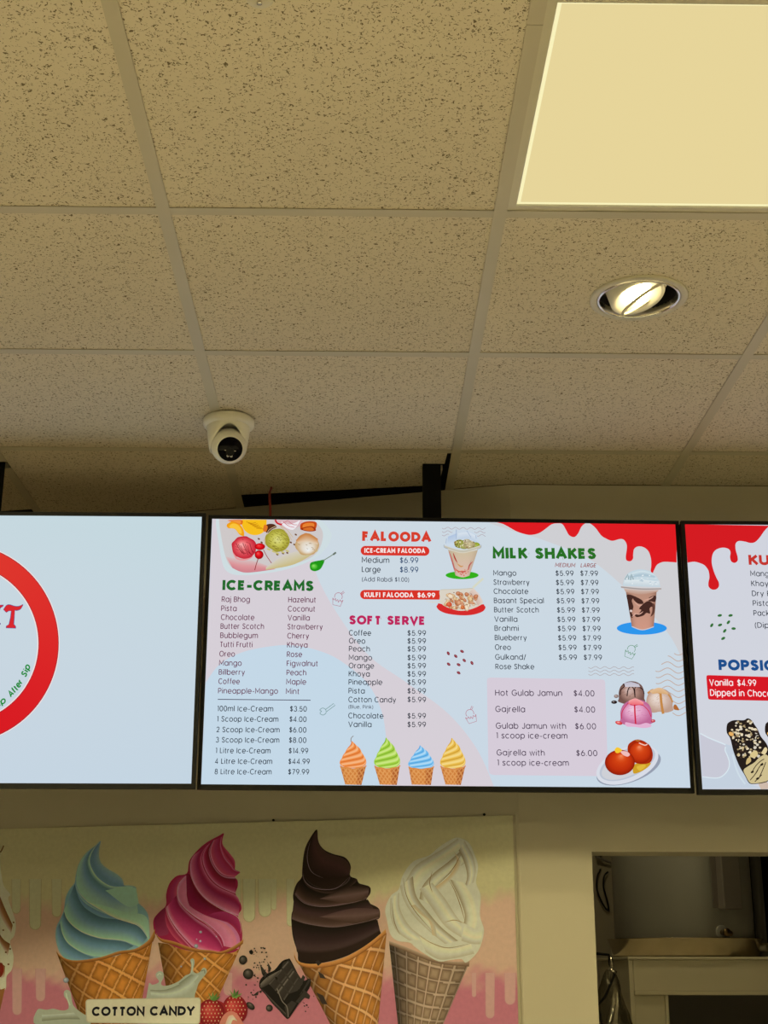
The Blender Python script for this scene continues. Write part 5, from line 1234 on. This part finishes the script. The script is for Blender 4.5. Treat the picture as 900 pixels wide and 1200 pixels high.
# --- blue cone
a = pr_(); a.ink = lambda c: ink_print(tuple(mixc(c, [sum(c)/3*0.98, sum(c)/3*1.05, sum(c)/3*0.94], 0.45)[k]*1.10+4 for k in range(3)) if c[1] > c[0] else c)
a = a.crop(60, 1090, 3.75)
a.patch([(24, 98), (60, 128), (130, 135), (220, 118), (330, 90), (420, 52), (452, 12)], [(215, 620), (260, 640), (300, 640), (345, 620)], waffle(0.1, 0.4, 5.6, 4.6, WB, WD, WL), 110, 110)
a.crop(60, 980, 6.923)
T1, T2, T3, T4, TL = (74, 112, 114), (104, 148, 146), (136, 176, 168), (160, 192, 178), (184, 212, 198)
sil = [(403, 38), (360, 75), (280, 140), (225, 225), (200, 320), (190, 380), (150, 430), (118, 500), (103, 600), (70, 680), (45, 730), (36, 800), (45, 870), (75, 950), (140, 1005), (250, 1010), (400, 1000), (560, 960), (700, 905), (750, 880), (795, 850), (800, 780), (790, 650), (760, 590), (712, 545), (692, 510), (690, 420), (640, 400), (590, 395), (575, 345), (520, 300), (450, 260), (400, 215), (382, 160), (385, 110)]
a.blob(sil, T2, 4)
a.fold([(403, 38), (392, 100), (390, 170), (410, 222), (460, 265), (530, 305), (578, 350), (590, 396)], [(400, 45), (345, 105), (318, 180), (325, 240), (368, 320), (435, 378), (505, 405), (600, 405)], [(0, (126, 150, 138)), (0.35, (104, 138, 132)), (0.8, (84, 122, 120)), (1, (92, 130, 126))])
a.fold([(400, 45), (338, 105), (306, 180), (312, 242), (356, 322), (428, 384), (505, 414), (610, 410), (690, 425)], [(380, 60), (285, 140), (228, 225), (205, 330), (215, 420), (290, 520), (400, 590), (520, 660), (705, 620)], [(0, (136, 168, 156)), (0.10, (72, 112, 110)), (0.35, (92, 132, 126)), (0.7, (130, 160, 146)), (1, (142, 172, 158))])
a.fold([(690, 425), (620, 404), (440, 440)], [(712, 545), (620, 570), (440, 440)], [(0, (138, 170, 158)), (1, (136, 168, 154))])
a.line([(403, 38), (345, 105), (312, 180), (318, 242), (360, 320), (430, 381), (505, 411), (605, 407)], 9, (164, 190, 172), taper=True)
a.fold([(197, 385), (215, 450), (262, 520), (330, 570), (430, 620), (520, 662)], [(190, 390), (200, 470), (245, 560), (310, 610), (400, 650), (540, 672)], [(0, (150, 180, 164)), (0.2, (84, 124, 122)), (1, (96, 142, 140))])
a.fold([(300, 535), (400, 595), (520, 660), (640, 700), (712, 720), (770, 790), (785, 840)], [(420, 560), (520, 590), (620, 620), (705, 625), (770, 650), (796, 720), (795, 850)], [(0, (178, 202, 180)), (0.3, (150, 178, 160)), (1, (140, 170, 152))])
a.fold([(192, 388), (215, 480), (260, 565), (330, 620), (420, 660), (540, 675), (640, 700), (720, 740), (780, 820)], [(105, 600), (125, 660), (180, 725), (270, 785), (400, 826), (520, 838), (600, 850), (680, 882), (720, 900)], [(0, (58, 96, 98)), (0.3, (78, 120, 116)), (0.65, (112, 152, 142)), (1, (150, 182, 164))])
a.line([(200, 400), (225, 450), (290, 525), (400, 594), (520, 660), (640, 700), (712, 728), (765, 790), (783, 836)], 7, TL, taper=True)
a.line([(105, 600), (125, 660), (180, 725), (270, 783), (400, 824), (520, 836), (600, 850), (680, 884)], 7, TL, taper=True)
a.fold([(107, 612), (128, 672), (182, 735), (272, 792), (400, 832), (520, 845), (600, 858), (670, 890)], [(75, 700), (92, 780), (130, 855), (195, 905), (270, 950), (360, 972), (440, 980), (520, 972)], [(0, (56, 94, 96)), (0.4, (86, 130, 126)), (1, (138, 174, 158))])
a.line([(75, 700), (92, 780), (130, 853), (190, 903), (270, 948), (370, 976)], 7, (170, 200, 184), taper=True)
a.fold([(72, 705), (90, 790), (130, 863), (190, 912), (270, 956), (350, 985)], [(42, 760), (45, 830), (70, 930), (130, 990), (200, 1010), (260, 1012)], [(0, (62, 104, 106)), (1, (112, 154, 146))])
a.crop(60, 1090, 3.75)
a.fold([(22, 88), (40, 112), (80, 130), (130, 132), (220, 118), (300, 92), (370, 82), (430, 42), (456, -6)], [(28, 108), (50, 128), (85, 142), (135, 144), (225, 130), (305, 106), (378, 94), (438, 62), (457, 30)], [(0, (200, 134, 60)), (0.6, (160, 96, 36)), (1, (120, 66, 24))])
a.build('cone_picture', sheet, 0.0008, 'pale blue cotton candy soft serve cone')

# --- pink cone
a = pr_(); a.ink = lambda c: ink_print((min(240, c[0]*1.06), c[1]*1.05, c[2]*0.90) if c[2] > c[1]*1.15 else c)
a = a.crop(60, 1090, 3.75)
a.patch([(470, 55), (520, 62), (600, 90), (700, 100), (780, 92), (836, 66)], [(560, 560), (580, 566), (600, 566), (620, 556)], waffle(0.3, 0.1, 5.2, 5.0, WB, WD, WL), 100, 100)
a.crop(170, 970, 6.923)
K1, K2, K3, K4, KL = (108, 20, 38), (156, 36, 66), (188, 72, 92), (204, 112, 120), (216, 138, 142)
a.blob([(640, 45), (600, 65), (500, 120), (420, 190), (360, 270), (340, 370), (260, 390), (200, 450), (172, 540), (170, 630), (110, 690), (72, 740), (68, 800), (90, 870), (170, 930), (300, 985), (450, 1010), (600, 1020), (720, 1010), (775, 960), (790, 880), (780, 780), (755, 715), (783, 660), (770, 600), (735, 535), (752, 480), (752, 430), (730, 395), (772, 362), (732, 340), (732, 310), (725, 260), (680, 200), (632, 140), (630, 90)], K2, 4)
a.fold([(635, 60), (628, 130), (670, 190), (722, 255), (732, 320)], [(622, 70), (616, 150), (648, 235), (695, 295), (725, 334)], [(0, K3), (0.6, K2), (1, K3)])
a.fold([(622, 75), (616, 150), (648, 240), (700, 305), (725, 340), (775, 362)], [(560, 100), (530, 180), (542, 260), (590, 345), (650, 388), (728, 398)], [(0, K4), (0.12, K2), (0.5, (168, 54, 88)), (0.9, K3), (1, KL)])
a.fold([(558, 105), (524, 180), (536, 262), (585, 350), (650, 396), (735, 402)], [(520, 130), (470, 220), (482, 320), (540, 420), (620, 485), (735, 535)], [(0, KL), (0.08, K1), (0.6, K2), (0.92, (190, 84, 114)), (1, KL)])
a.fold([(516, 135), (462, 222), (474, 325), (534, 428), (615, 492), (735, 545), (770, 600)], [(400, 220), (368, 280), (375, 380), (420, 490), (500, 580), (640, 665), (760, 716)], [(0, (200, 104, 130)), (0.2, K2), (0.35, (140, 34, 70)), (0.75, (184, 80, 108)), (0.95, (196, 104, 126)), (1, KL)])
a.fold([(345, 370), (366, 385), (412, 495), (492, 588), (600, 655), (745, 716), (772, 770)], [(335, 380), (275, 460), (272, 560), (318, 640), (400, 705), (520, 745), (690, 770)], [(0, K1), (0.35, (130, 26, 58)), (0.8, K2), (1, (178, 66, 100))])
a.fold([(560, 690), (650, 680), (740, 720), (778, 780)], [(480, 720), (560, 750), (690, 770), (772, 850)], [(0, (160, 46, 84)), (1, (140, 30, 66))])
a.fold([(335, 385), (272, 460), (266, 560), (312, 640), (400, 715), (500, 775), (610, 880), (640, 960)], [(340, 600), (400, 690), (480, 710), (560, 735), (680, 775), (745, 840), (772, 910), (760, 985)], [(0, KL), (0.06, (196, 100, 128)), (0.5, (206, 118, 140)), (1, (204, 108, 120))])
a.fold([(335, 380), (262, 398), (205, 455), (178, 540), (176, 640)], [(335, 388), (290, 430), (262, 500), (262, 560), (300, 640)], [(0, K2), (0.5, (160, 48, 84)), (1, K3)])
a.fold([(264, 540), (280, 610), (330, 670), (420, 745), (520, 810), (600, 900), (630, 970)], [(176, 640), (200, 720), (262, 822), (330, 905), (400, 970), (500, 1000), (600, 1010)], [(0, K4), (0.06, (136, 28, 62)), (0.4, (164, 42, 82)), (0.8, (190, 60, 102)), (1, KL)])
a.fold([(170, 640), (192, 725), (255, 832), (330, 920), (380, 975)], [(158, 690), (170, 780), (220, 870), (290, 940), (340, 980)], [(0, KL), (0.3, K2), (1, K3)])
a.fold([(168, 640), (110, 690), (74, 745)], [(160, 760), (190, 860), (100, 880)], [(0, (120, 30, 56)), (1, (146, 50, 76))])
for pts in ([(335, 385), (272, 460), (266, 560), (312, 640), (400, 715), (500, 782), (600, 880)], [(366, 290), (373, 385), (420, 490), (500, 582), (620, 660), (745, 720), (778, 800), (776, 860)], [(172, 640), (200, 725), (262, 822), (330, 905)]): a.line(pts, 6, (228, 158, 168), taper=True)
for x, y, r in ((452, 846, 11), (580, 882, 6), (450, 920, 10), (420, 905, 6)): a.ball(x, y, r, r, [(0, (226, 206, 200)), (1, (150, 120, 124))])
a.crop(60, 1090, 3.75)
a.fold([(462, 12), (480, 36), (540, 50), (600, 72), (650, 84), (700, 88), (745, 94), (800, 72), (846, 40)], [(466, 30), (486, 52), (542, 66), (600, 88), (650, 98), (705, 100), (750, 106), (806, 86), (843, 60)], [(0, (200, 134, 60)), (0.6, (160, 96, 36)), (1, (116, 64, 24))])
a.build('cone_picture', sheet, 0.0008, 'bright pink soft serve cone')

# --- chocolate cone
a = pr_().crop(280, 940, 2.647)
a.patch([(182, 492), (240, 510), (320, 500), (390, 462), (458, 408)], [(372, 860), (385, 864), (400, 864), (416, 860)], waffle(0.2, 0.25, 5.4, 5.2, (200, 124, 44), (140, 76, 28), (226, 164, 90)), 120, 120)
H1, H2, H3, H4 = (26, 17, 10), (44, 29, 18), (72, 48, 32), (104, 74, 54)
a.blob([(242, 85), (222, 110), (205, 145), (198, 190), (196, 230), (178, 255), (168, 290), (172, 325), (164, 345), (163, 375), (168, 420), (182, 465), (190, 497), (250, 500), (340, 475), (430, 420), (440, 405), (424, 370), (437, 358), (434, 330), (406, 314), (396, 302), (408, 282), (405, 262), (374, 252), (365, 238), (345, 228), (347, 198), (330, 172), (290, 160), (262, 145), (246, 120)], H2, 5)
a.fold([(242, 90), (250, 130), (275, 158), (325, 175), (345, 200), (343, 225)], [(225, 112), (212, 170), (222, 215), (262, 235), (310, 235), (342, 228)], [(0, H3), (0.4, (74, 46, 34)), (1, H2)])
a.fold([(222, 112), (204, 160), (200, 220), (228, 256), (280, 270), (330, 252), (344, 232)], [(205, 150), (196, 225), (215, 262), (265, 282), (320, 276), (350, 262), (368, 240)], [(0, (96, 70, 54)), (0.2, H1), (0.7, H2), (1, H3)])
a.fold([(196, 232), (215, 265), (265, 284), (320, 278), (368, 245)], [(174, 285), (205, 312), (260, 322), (325, 316), (398, 298)], [(0, H1), (0.45, H2), (0.85, H3), (1, (104, 72, 56))])
a.fold([(250, 300), (340, 262), (404, 264)], [(250, 300), (350, 314), (402, 290)], [(0, H2), (0.5, H4), (1, H3)])
a.fold([(172, 290), (205, 316), (260, 326), (325, 320), (400, 302)], [(164, 362), (212, 376), (290, 386), (360, 376), (436, 360)], [(0, H1), (0.4, (66, 42, 32)), (0.8, H3), (1, H4)])
a.fold([(250, 356), (350, 330), (436, 332)], [(250, 356), (360, 376), (436, 354)], [(0, (80, 52, 40)), (0.5, H4), (1, H3)])
a.fold([(164, 365), (212, 380), (290, 390), (360, 380), (430, 365)], [(180, 465), (230, 470), (300, 462), (370, 438), (438, 400)], [(0, H1), (0.5, (50, 32, 24)), (0.85, (76, 52, 40)), (1, H2)])
for pts in ([(197, 205), (205, 245), (240, 268), (300, 268), (343, 232)], [(172, 285), (205, 314), (262, 324), (330, 316), (400, 300)], [(164, 362), (212, 377), (290, 387), (360, 378), (436, 360)], [(222, 118), (212, 170), (225, 215), (262, 236)]): a.line(pts, 1.8, (132, 100, 80), taper=True)
a.fold([(172, 462), (182, 492), (225, 502), (290, 494), (345, 474), (400, 440), (440, 408), (455, 394)], [(172, 480), (186, 504), (228, 516), (294, 508), (350, 488), (405, 452), (444, 420), (458, 410)], [(0, (212, 146, 66)), (0.6, (186, 116, 48)), (1, (130, 70, 26))])
for P in ([(236, 495), (246, 490), (256, 500), (246, 508)], [(246, 525), (262, 535), (270, 548), (252, 545)], [(240, 590), (262, 600), (275, 628), (258, 626)]): a.poly(P, (58, 44, 30))
a.build('cone_picture', sheet, 0.0008, 'dark chocolate soft serve cone')

# --- vanilla cone
a = pr_().crop(280, 940, 2.647)
a.patch([(466, 436), (520, 462), (600, 492), (660, 502), (712, 504)], [(512, 860), (530, 864), (545, 864), (562, 858)], waffle(0, 0, 6.5, 9, (166, 130, 84), (104, 74, 44), (194, 158, 110), sq=True, edge=0.7), 110, 110)
a.fold([(465, 430), (520, 450), (600, 482), (660, 494), (716, 492)], [(467, 442), (520, 464), (600, 496), (660, 506), (714, 510)], [(0, (186, 150, 104)), (1, (112, 80, 48))])
V1, V2, V3, V4 = (150, 128, 84), (182, 164, 116), (204, 188, 138), (218, 204, 156)
a.blob([(680, 110), (655, 118), (620, 140), (590, 165), (540, 185), (508, 228), (496, 270), (472, 290), (454, 330), (460, 370), (470, 410), (492, 430), (530, 436), (545, 448), (575, 470), (620, 494), (655, 490), (690, 487), (705, 498), (735, 472), (752, 440), (760, 395), (748, 352), (750, 290), (736, 250), (742, 200), (730, 160), (712, 125)], V3, 5)
for A, B, st in (
    ([(680, 112), (640, 140), (590, 170), (545, 200), (515, 250)], [(690, 150), (650, 180), (600, 215), (565, 250), (545, 290)], [(0, V2), (0.5, V4), (1, V3)]),
    ([(690, 150), (650, 185), (605, 220), (570, 260), (560, 300)], [(700, 190), (665, 215), (625, 245), (600, 280), (598, 320)], [(0, V1), (0.4, V3), (0.8, V4), (1, V2)]),
    ([(665, 150), (676, 180), (655, 225), (605, 265), (585, 262)], [(672, 160), (690, 190), (668, 232), (612, 280), (590, 275)], [(0, (196, 160, 100)), (1, V3)]),
    ([(700, 120), (725, 165), (735, 210), (728, 250)], [(682, 150), (700, 190), (708, 230), (700, 262)], [(0, V2), (0.5, V4), (1, V1)]),
    ([(655, 240), (680, 290), (700, 345), (698, 375)], [(700, 250), (730, 300), (742, 360), (735, 395)], [(0, V1), (0.3, V3), (0.8, V4), (1, V3)]),
    ([(600, 250), (640, 300), (672, 350), (690, 372)], [(560, 270), (600, 330), (640, 385), (690, 420)], [(0, V2), (0.4, V4), (1, V2)]),
    ([(500, 260), (510, 300), (540, 350), (590, 400), (640, 440)], [(540, 230), (550, 290), (590, 345), (630, 390), (680, 430)], [(0, V2), (0.5, V4), (1, V1)]),
    ([(535, 320), (560, 345), (590, 370), (600, 412)], [(548, 318), (580, 350), (606, 378), (614, 418)], [(0, (200, 168, 110)), (1, V2)]),
    ([(470, 300), (470, 350), (490, 400), (530, 430)], [(498, 280), (500, 330), (530, 385), (580, 425)], [(0, V2), (0.5, V4), (1, V2)]),
    ([(560, 415), (610, 440), (660, 455), (720, 440)], [(580, 465), (620, 488), (670, 484), (730, 470)], [(0, V4), (0.6, V3), (1, V2)]),
    ([(700, 380), (730, 400), (756, 395)], [(690, 430), (725, 440), (750, 440)], [(0, V3), (0.5, V4), (1, V2)])): a.fold(A, B, st)
for pts, c in (([(650, 238), (672, 280), (690, 330), (702, 372)], (136, 106, 62)), ([(510, 235), (520, 290), (548, 340), (600, 400)], (140, 112, 66)), ([(600, 215), (592, 250), (600, 280)], (140, 110, 66)), ([(560, 415), (600, 438), (650, 452), (720, 438)], (150, 126, 80)), ([(640, 372), (670, 366), (700, 376)], (160, 128, 76)), ([(475, 310), (482, 370), (500, 412)], (140, 116, 74)), ([(690, 160), (660, 212), (610, 262)], (140, 108, 62))): a.line(pts, 2.6, c, taper=True)
a.build('cone_picture', sheet, 0.0008, 'ruffled vanilla soft serve in a tan cone')

# --- milk splash, strawberries, chocolate, label
a = pr_().crop(60, 1090, 3.75)
M1, M2, M3 = (132, 128, 90), (174, 168, 122), (200, 192, 144)
a.blob([(428, 420), (428, 245), (445, 240), (462, 236), (475, 225), (462, 205), (462, 190), (478, 180), (494, 188), (494, 210), (484, 232), (492, 244), (520, 242), (560, 225), (590, 200), (612, 188), (616, 150), (612, 132), (622, 124), (630, 132), (630, 150), (624, 178), (640, 190), (656, 182), (668, 166), (682, 170), (684, 186), (670, 206), (650, 232), (640, 262), (632, 300), (640, 420)], M2, 4)
a.fold([(436, 262), (500, 262), (560, 240), (610, 205)], [(440, 290), (520, 300), (590, 285), (640, 240)], [(0, M1), (0.5, M3), (1, M2)]); a.fold([(560, 235), (600, 205), (618, 194)], [(600, 250), (630, 225), (650, 200)], [(0, M1), (1, M3)])
a.line([(468, 200), (476, 190), (486, 196)], 5, M3); a.line([(660, 180), (674, 176), (676, 190)], 5, M1); a.line([(620, 134), (622, 160), (618, 186)], 4, M3)
a.build('milk_splash', sheet, 0.0016, 'white milk splash')
a = pr_().crop(60, 1090, 3.75)
a.blob([(-60, 420), (-60, 350), (-20, 350), (10, 345), (40, 352), (64, 352), (78, 340), (72, 310), (58, 290), (58, 270), (72, 262), (86, 272), (90, 295), (98, 330), (120, 352), (140, 366), (158, 380), (160, 420)], M2, 4)
a.fold([(-40, 372), (40, 368), (100, 362)], [(-40, 400), (50, 392), (130, 392)], [(0, M3), (1, M1)]); a.line([(66, 276), (72, 300), (84, 330)], 6, M3)
a.build('milk_splash', sheet, 0.0016, 'white milk splash')
for x, y, r in ((66, 220, 12), (572, 160, 4), (676, 126, 6), (638, 70, 9), (656, 8, 5)):
    a = pr_().crop(60, 1090, 3.75); a.ball(x, y, r, r, [(0, (196, 190, 160)), (1, (120, 120, 104))])
    a.build('milk_drop', sheet, 0.0016)
a = pr_().crop(60, 1090, 3.75)
def berry(cx, cy, rx, ry, seed, rot=0):
    rnd = random.Random(seed)
    a.ball(cx, cy, rx, ry, [(0, (206, 84, 60)), (0.5, (176, 44, 36)), (1, (120, 20, 22))], rot=rot)
    for j in range(-3, 4):
        for i in range(-3, 4):
            x = cx+rx*(i+0.5*(j % 2))*0.27; y = cy+ry*j*0.26
            if ((x-cx)/rx)**2+((y-cy)/ry)**2 < 0.8: a.ell(x, y, 2.6, 3.8, (206, 160, 96), rnd.uniform(-20, 20), 8)
def leafs(cx, cy, k, seed):
    rnd = random.Random(seed)
    for t in (-150, -120, -90, -60, -30): r = math.radians(t); a.poly([(cx-6, cy), (cx+k*math.cos(r)*0.5-4, cy+k*math.sin(r)*0.5), (cx+k*math.cos(r), cy+k*math.sin(r)), (cx+k*math.cos(r)*0.5+6, cy+k*math.sin(r)*0.5+4), (cx+8, cy+4)], rnd.choice([(92, 118, 44), (112, 136, 52), (76, 100, 38)]))
berry(808, 350, 56, 66, 2); leafs(806, 296, 40, 4)
a.blob([(640, 400), (648, 340), (680, 308), (720, 306), (760, 322), (770, 360), (765, 425), (650, 425)], (150, 34, 30)); berry(706, 366, 58, 62, 3); leafs(712, 308, 40, 8)
a.blob([(748, 425), (752, 385), (780, 358), (812, 362), (838, 396), (846, 425)], (206, 120, 84)); a.fold([(765, 420), (780, 380), (800, 372)], [(790, 425), (800, 395), (820, 400)], [(0, (226, 170, 120)), (1, (236, 200, 160))])
a.build('strawberry_picture', sheet, 0.0022, 'red strawberries with green leaves')

a = pr_().crop(270, 1060, 6.923)
B1, B2, B3, B4 = (30, 24, 16), (58, 48, 34), (88, 74, 52), (124, 106, 76)
a.blob([(234, 650), (250, 600), (300, 560), (360, 530), (420, 460), (470, 442), (490, 450), (580, 610), (640, 600), (655, 620), (640, 680), (600, 740), (560, 800), (500, 890), (472, 926), (440, 910), (340, 790), (250, 690)], B1, 3)
a.poly([(365, 660), (430, 470), (480, 450), (545, 560), (590, 640), (545, 700), (420, 745), (375, 700)], B2)
quad = [(300, 640), (470, 448), (560, 600), (440, 790)]
def Q(u, v): 
    A0 = (quad[0][0]+(quad[1][0]-quad[0][0])*u, quad[0][1]+(quad[1][1]-quad[0][1])*u); B0 = (quad[3][0]+(quad[2][0]-quad[3][0])*u, quad[3][1]+(quad[2][1]-quad[3][1])*u)
    return (A0[0]+(B0[0]-A0[0])*v, A0[1]+(B0[1]-A0[1])*v)
for i in range(3):
    for j in range(2):
        u0, u1, v0, v1 = i/3+0.03, (i+1)/3-0.03, j/2+0.04, (j+1)/2-0.04
        a.fold([Q(u0, v0), Q(u1, v0)], [Q(u0, v1), Q(u1, v1)], [(0, B4), (0.12, B2), (0.85, (52, 42, 30)), (1, B3)], 6, 5, smooth=False)
a.fold([(240, 650), (300, 590), (400, 535)], [(250, 680), (320, 640), (405, 545)], [(0, B4), (1, B2)]); a.fold([(244, 670), (350, 780), (450, 880)], [(236, 655), (330, 790), (462, 922)], [(0, B3), (1, B1)])
a.poly([(462, 922), (440, 830), (500, 780), (540, 800)], B2); a.line([(380, 680), (420, 780), (460, 830), (472, 915)], 7, B4)
for P in ([(590, 570), (610, 590), (560, 690), (545, 660)], [(560, 740), (640, 600), (655, 615), (600, 700)], [(530, 790), (600, 700), (620, 740), (560, 800)], [(600, 690), (650, 740), (640, 768), (590, 750)], [(240, 480), (300, 560), (280, 600), (256, 560)], [(305, 470), (335, 520), (310, 560)], [(180, 740), (230, 700), (225, 735)], [(232, 705), (262, 690), (250, 720)]): a.poly(P, B2)
for x, y, rx, ry, r in ((104, 450, 33, 37, 10), (146, 563, 42, 43, 20), (318, 840, 28, 28, -30), (165, 822, 40, 24, 40)): a.ball(x, y, rx, ry, [(0, B4), (0.35, B3), (1, B1)], rot=r)
a.poly([(152, 380), (172, 365), (190, 385), (178, 408), (160, 400)], B1)
rnd = random.Random(6)
for k in range(70):
    t = rnd.random()
    if k < 45: x, y = 200+rnd.uniform(-10, 130), 400+rnd.uniform(-50, 200)
    elif k < 58: x, y = rnd.uniform(100, 250), rnd.uniform(620, 770)
    else: x, y = rnd.uniform(560, 690), rnd.uniform(700, 880)
    s_ = rnd.uniform(2.5, 9); a.poly([(x+s_*rnd.uniform(0.6, 1.3)*math.cos(q), y+s_*rnd.uniform(0.6, 1.3)*math.sin(q)) for q in [2*PI*i/5 for i in range(5)]], rnd.choice([B1, B2]))
a.build('chocolate_picture', sheet, 0.0015, 'broken dark chocolate bar with flying shards')

a = pr_()
def rrect(a, q, r, col):
    P = []
    for i in range(4):
        c = q[i]; p = q[i-1]; n_ = q[(i+1) % 4]
        def toward(o, k=r): d = math.hypot(o[0]-c[0], o[1]-c[1]); return (c[0]+(o[0]-c[0])*k/d, c[1]+(o[1]-c[1])*k/d)
        A, B = toward(p), toward(n_)
        for t in [k/6 for k in range(7)]: P.append(((1-t)**2*A[0]+2*t*(1-t)*c[0]+t*t*B[0], (1-t)**2*A[1]+2*t*(1-t)*c[1]+t*t*B[1]))
    a.poly(P, col)
rrect(a, [(100.8, 1171.0), (236.0, 1168.8), (234.9, 1200.6), (101.6, 1198.6)], 4.5, (196, 176, 124)); rrect(a, [(102.0, 1172.0), (235.0, 1169.8), (233.9, 1199.4), (102.8, 1197.4)], 4.0, (216, 200, 150))
lab = a.build('name_label', sheet, 0.0038, 'pale rounded label')
a = pr_(); a.text('COTTON CANDY', (108.2, 1190.8), (228.8, 1190.1), 11.2, 0.25, (22, 22, 24), trk=0.0); a.build('label_text', sheet, 0.0041, 'black capital lettering')

# ------------------------------------------------------------------ added unseen: white counter to bounce light, store room lamp
M_COUNTER = material('white_laminate', (0.88, 0.87, 0.84), 0.35, noise=0.01)
cn = tag(empty('bounce_counter', (-0.2, 1.05, FLOOR)), 'added long white counter, unseen below the frame, bouncing light upwards', 'counter')
MB().box((-3.1, -0.95, 1.06), (3.0, 0.95, 1.10)).build('bounce_top', M_COUNTER, cn)  # added white top that reflects light up to the ceiling
MB().box((-3.05, -0.9, 0.0), (2.95, 0.9, 1.059)).build('counter_body', M_ROOM, cn)
sl = tag(empty('added_store_lamp', (0.66, 4.30, CEIL-0.021)), 'added small round lamp on the store room ceiling, unseen above the doorway', 'ceiling light')
MB().lathe([(0.11, 0.0), (0.11, -0.02), (0.095, -0.03), (0.09, -0.02), (0.09, 0.0)], 40).build('lamp_ring', M_TRIM, sl)
MB().lathe([(0.088, -0.012), (0.05, -0.026), (0.0005, -0.03)], 40).build('diffuser', emit('added_store_glow', (1.0, 0.82, 0.42), 40.0), sl)  # added glow that brightens the tank and stand
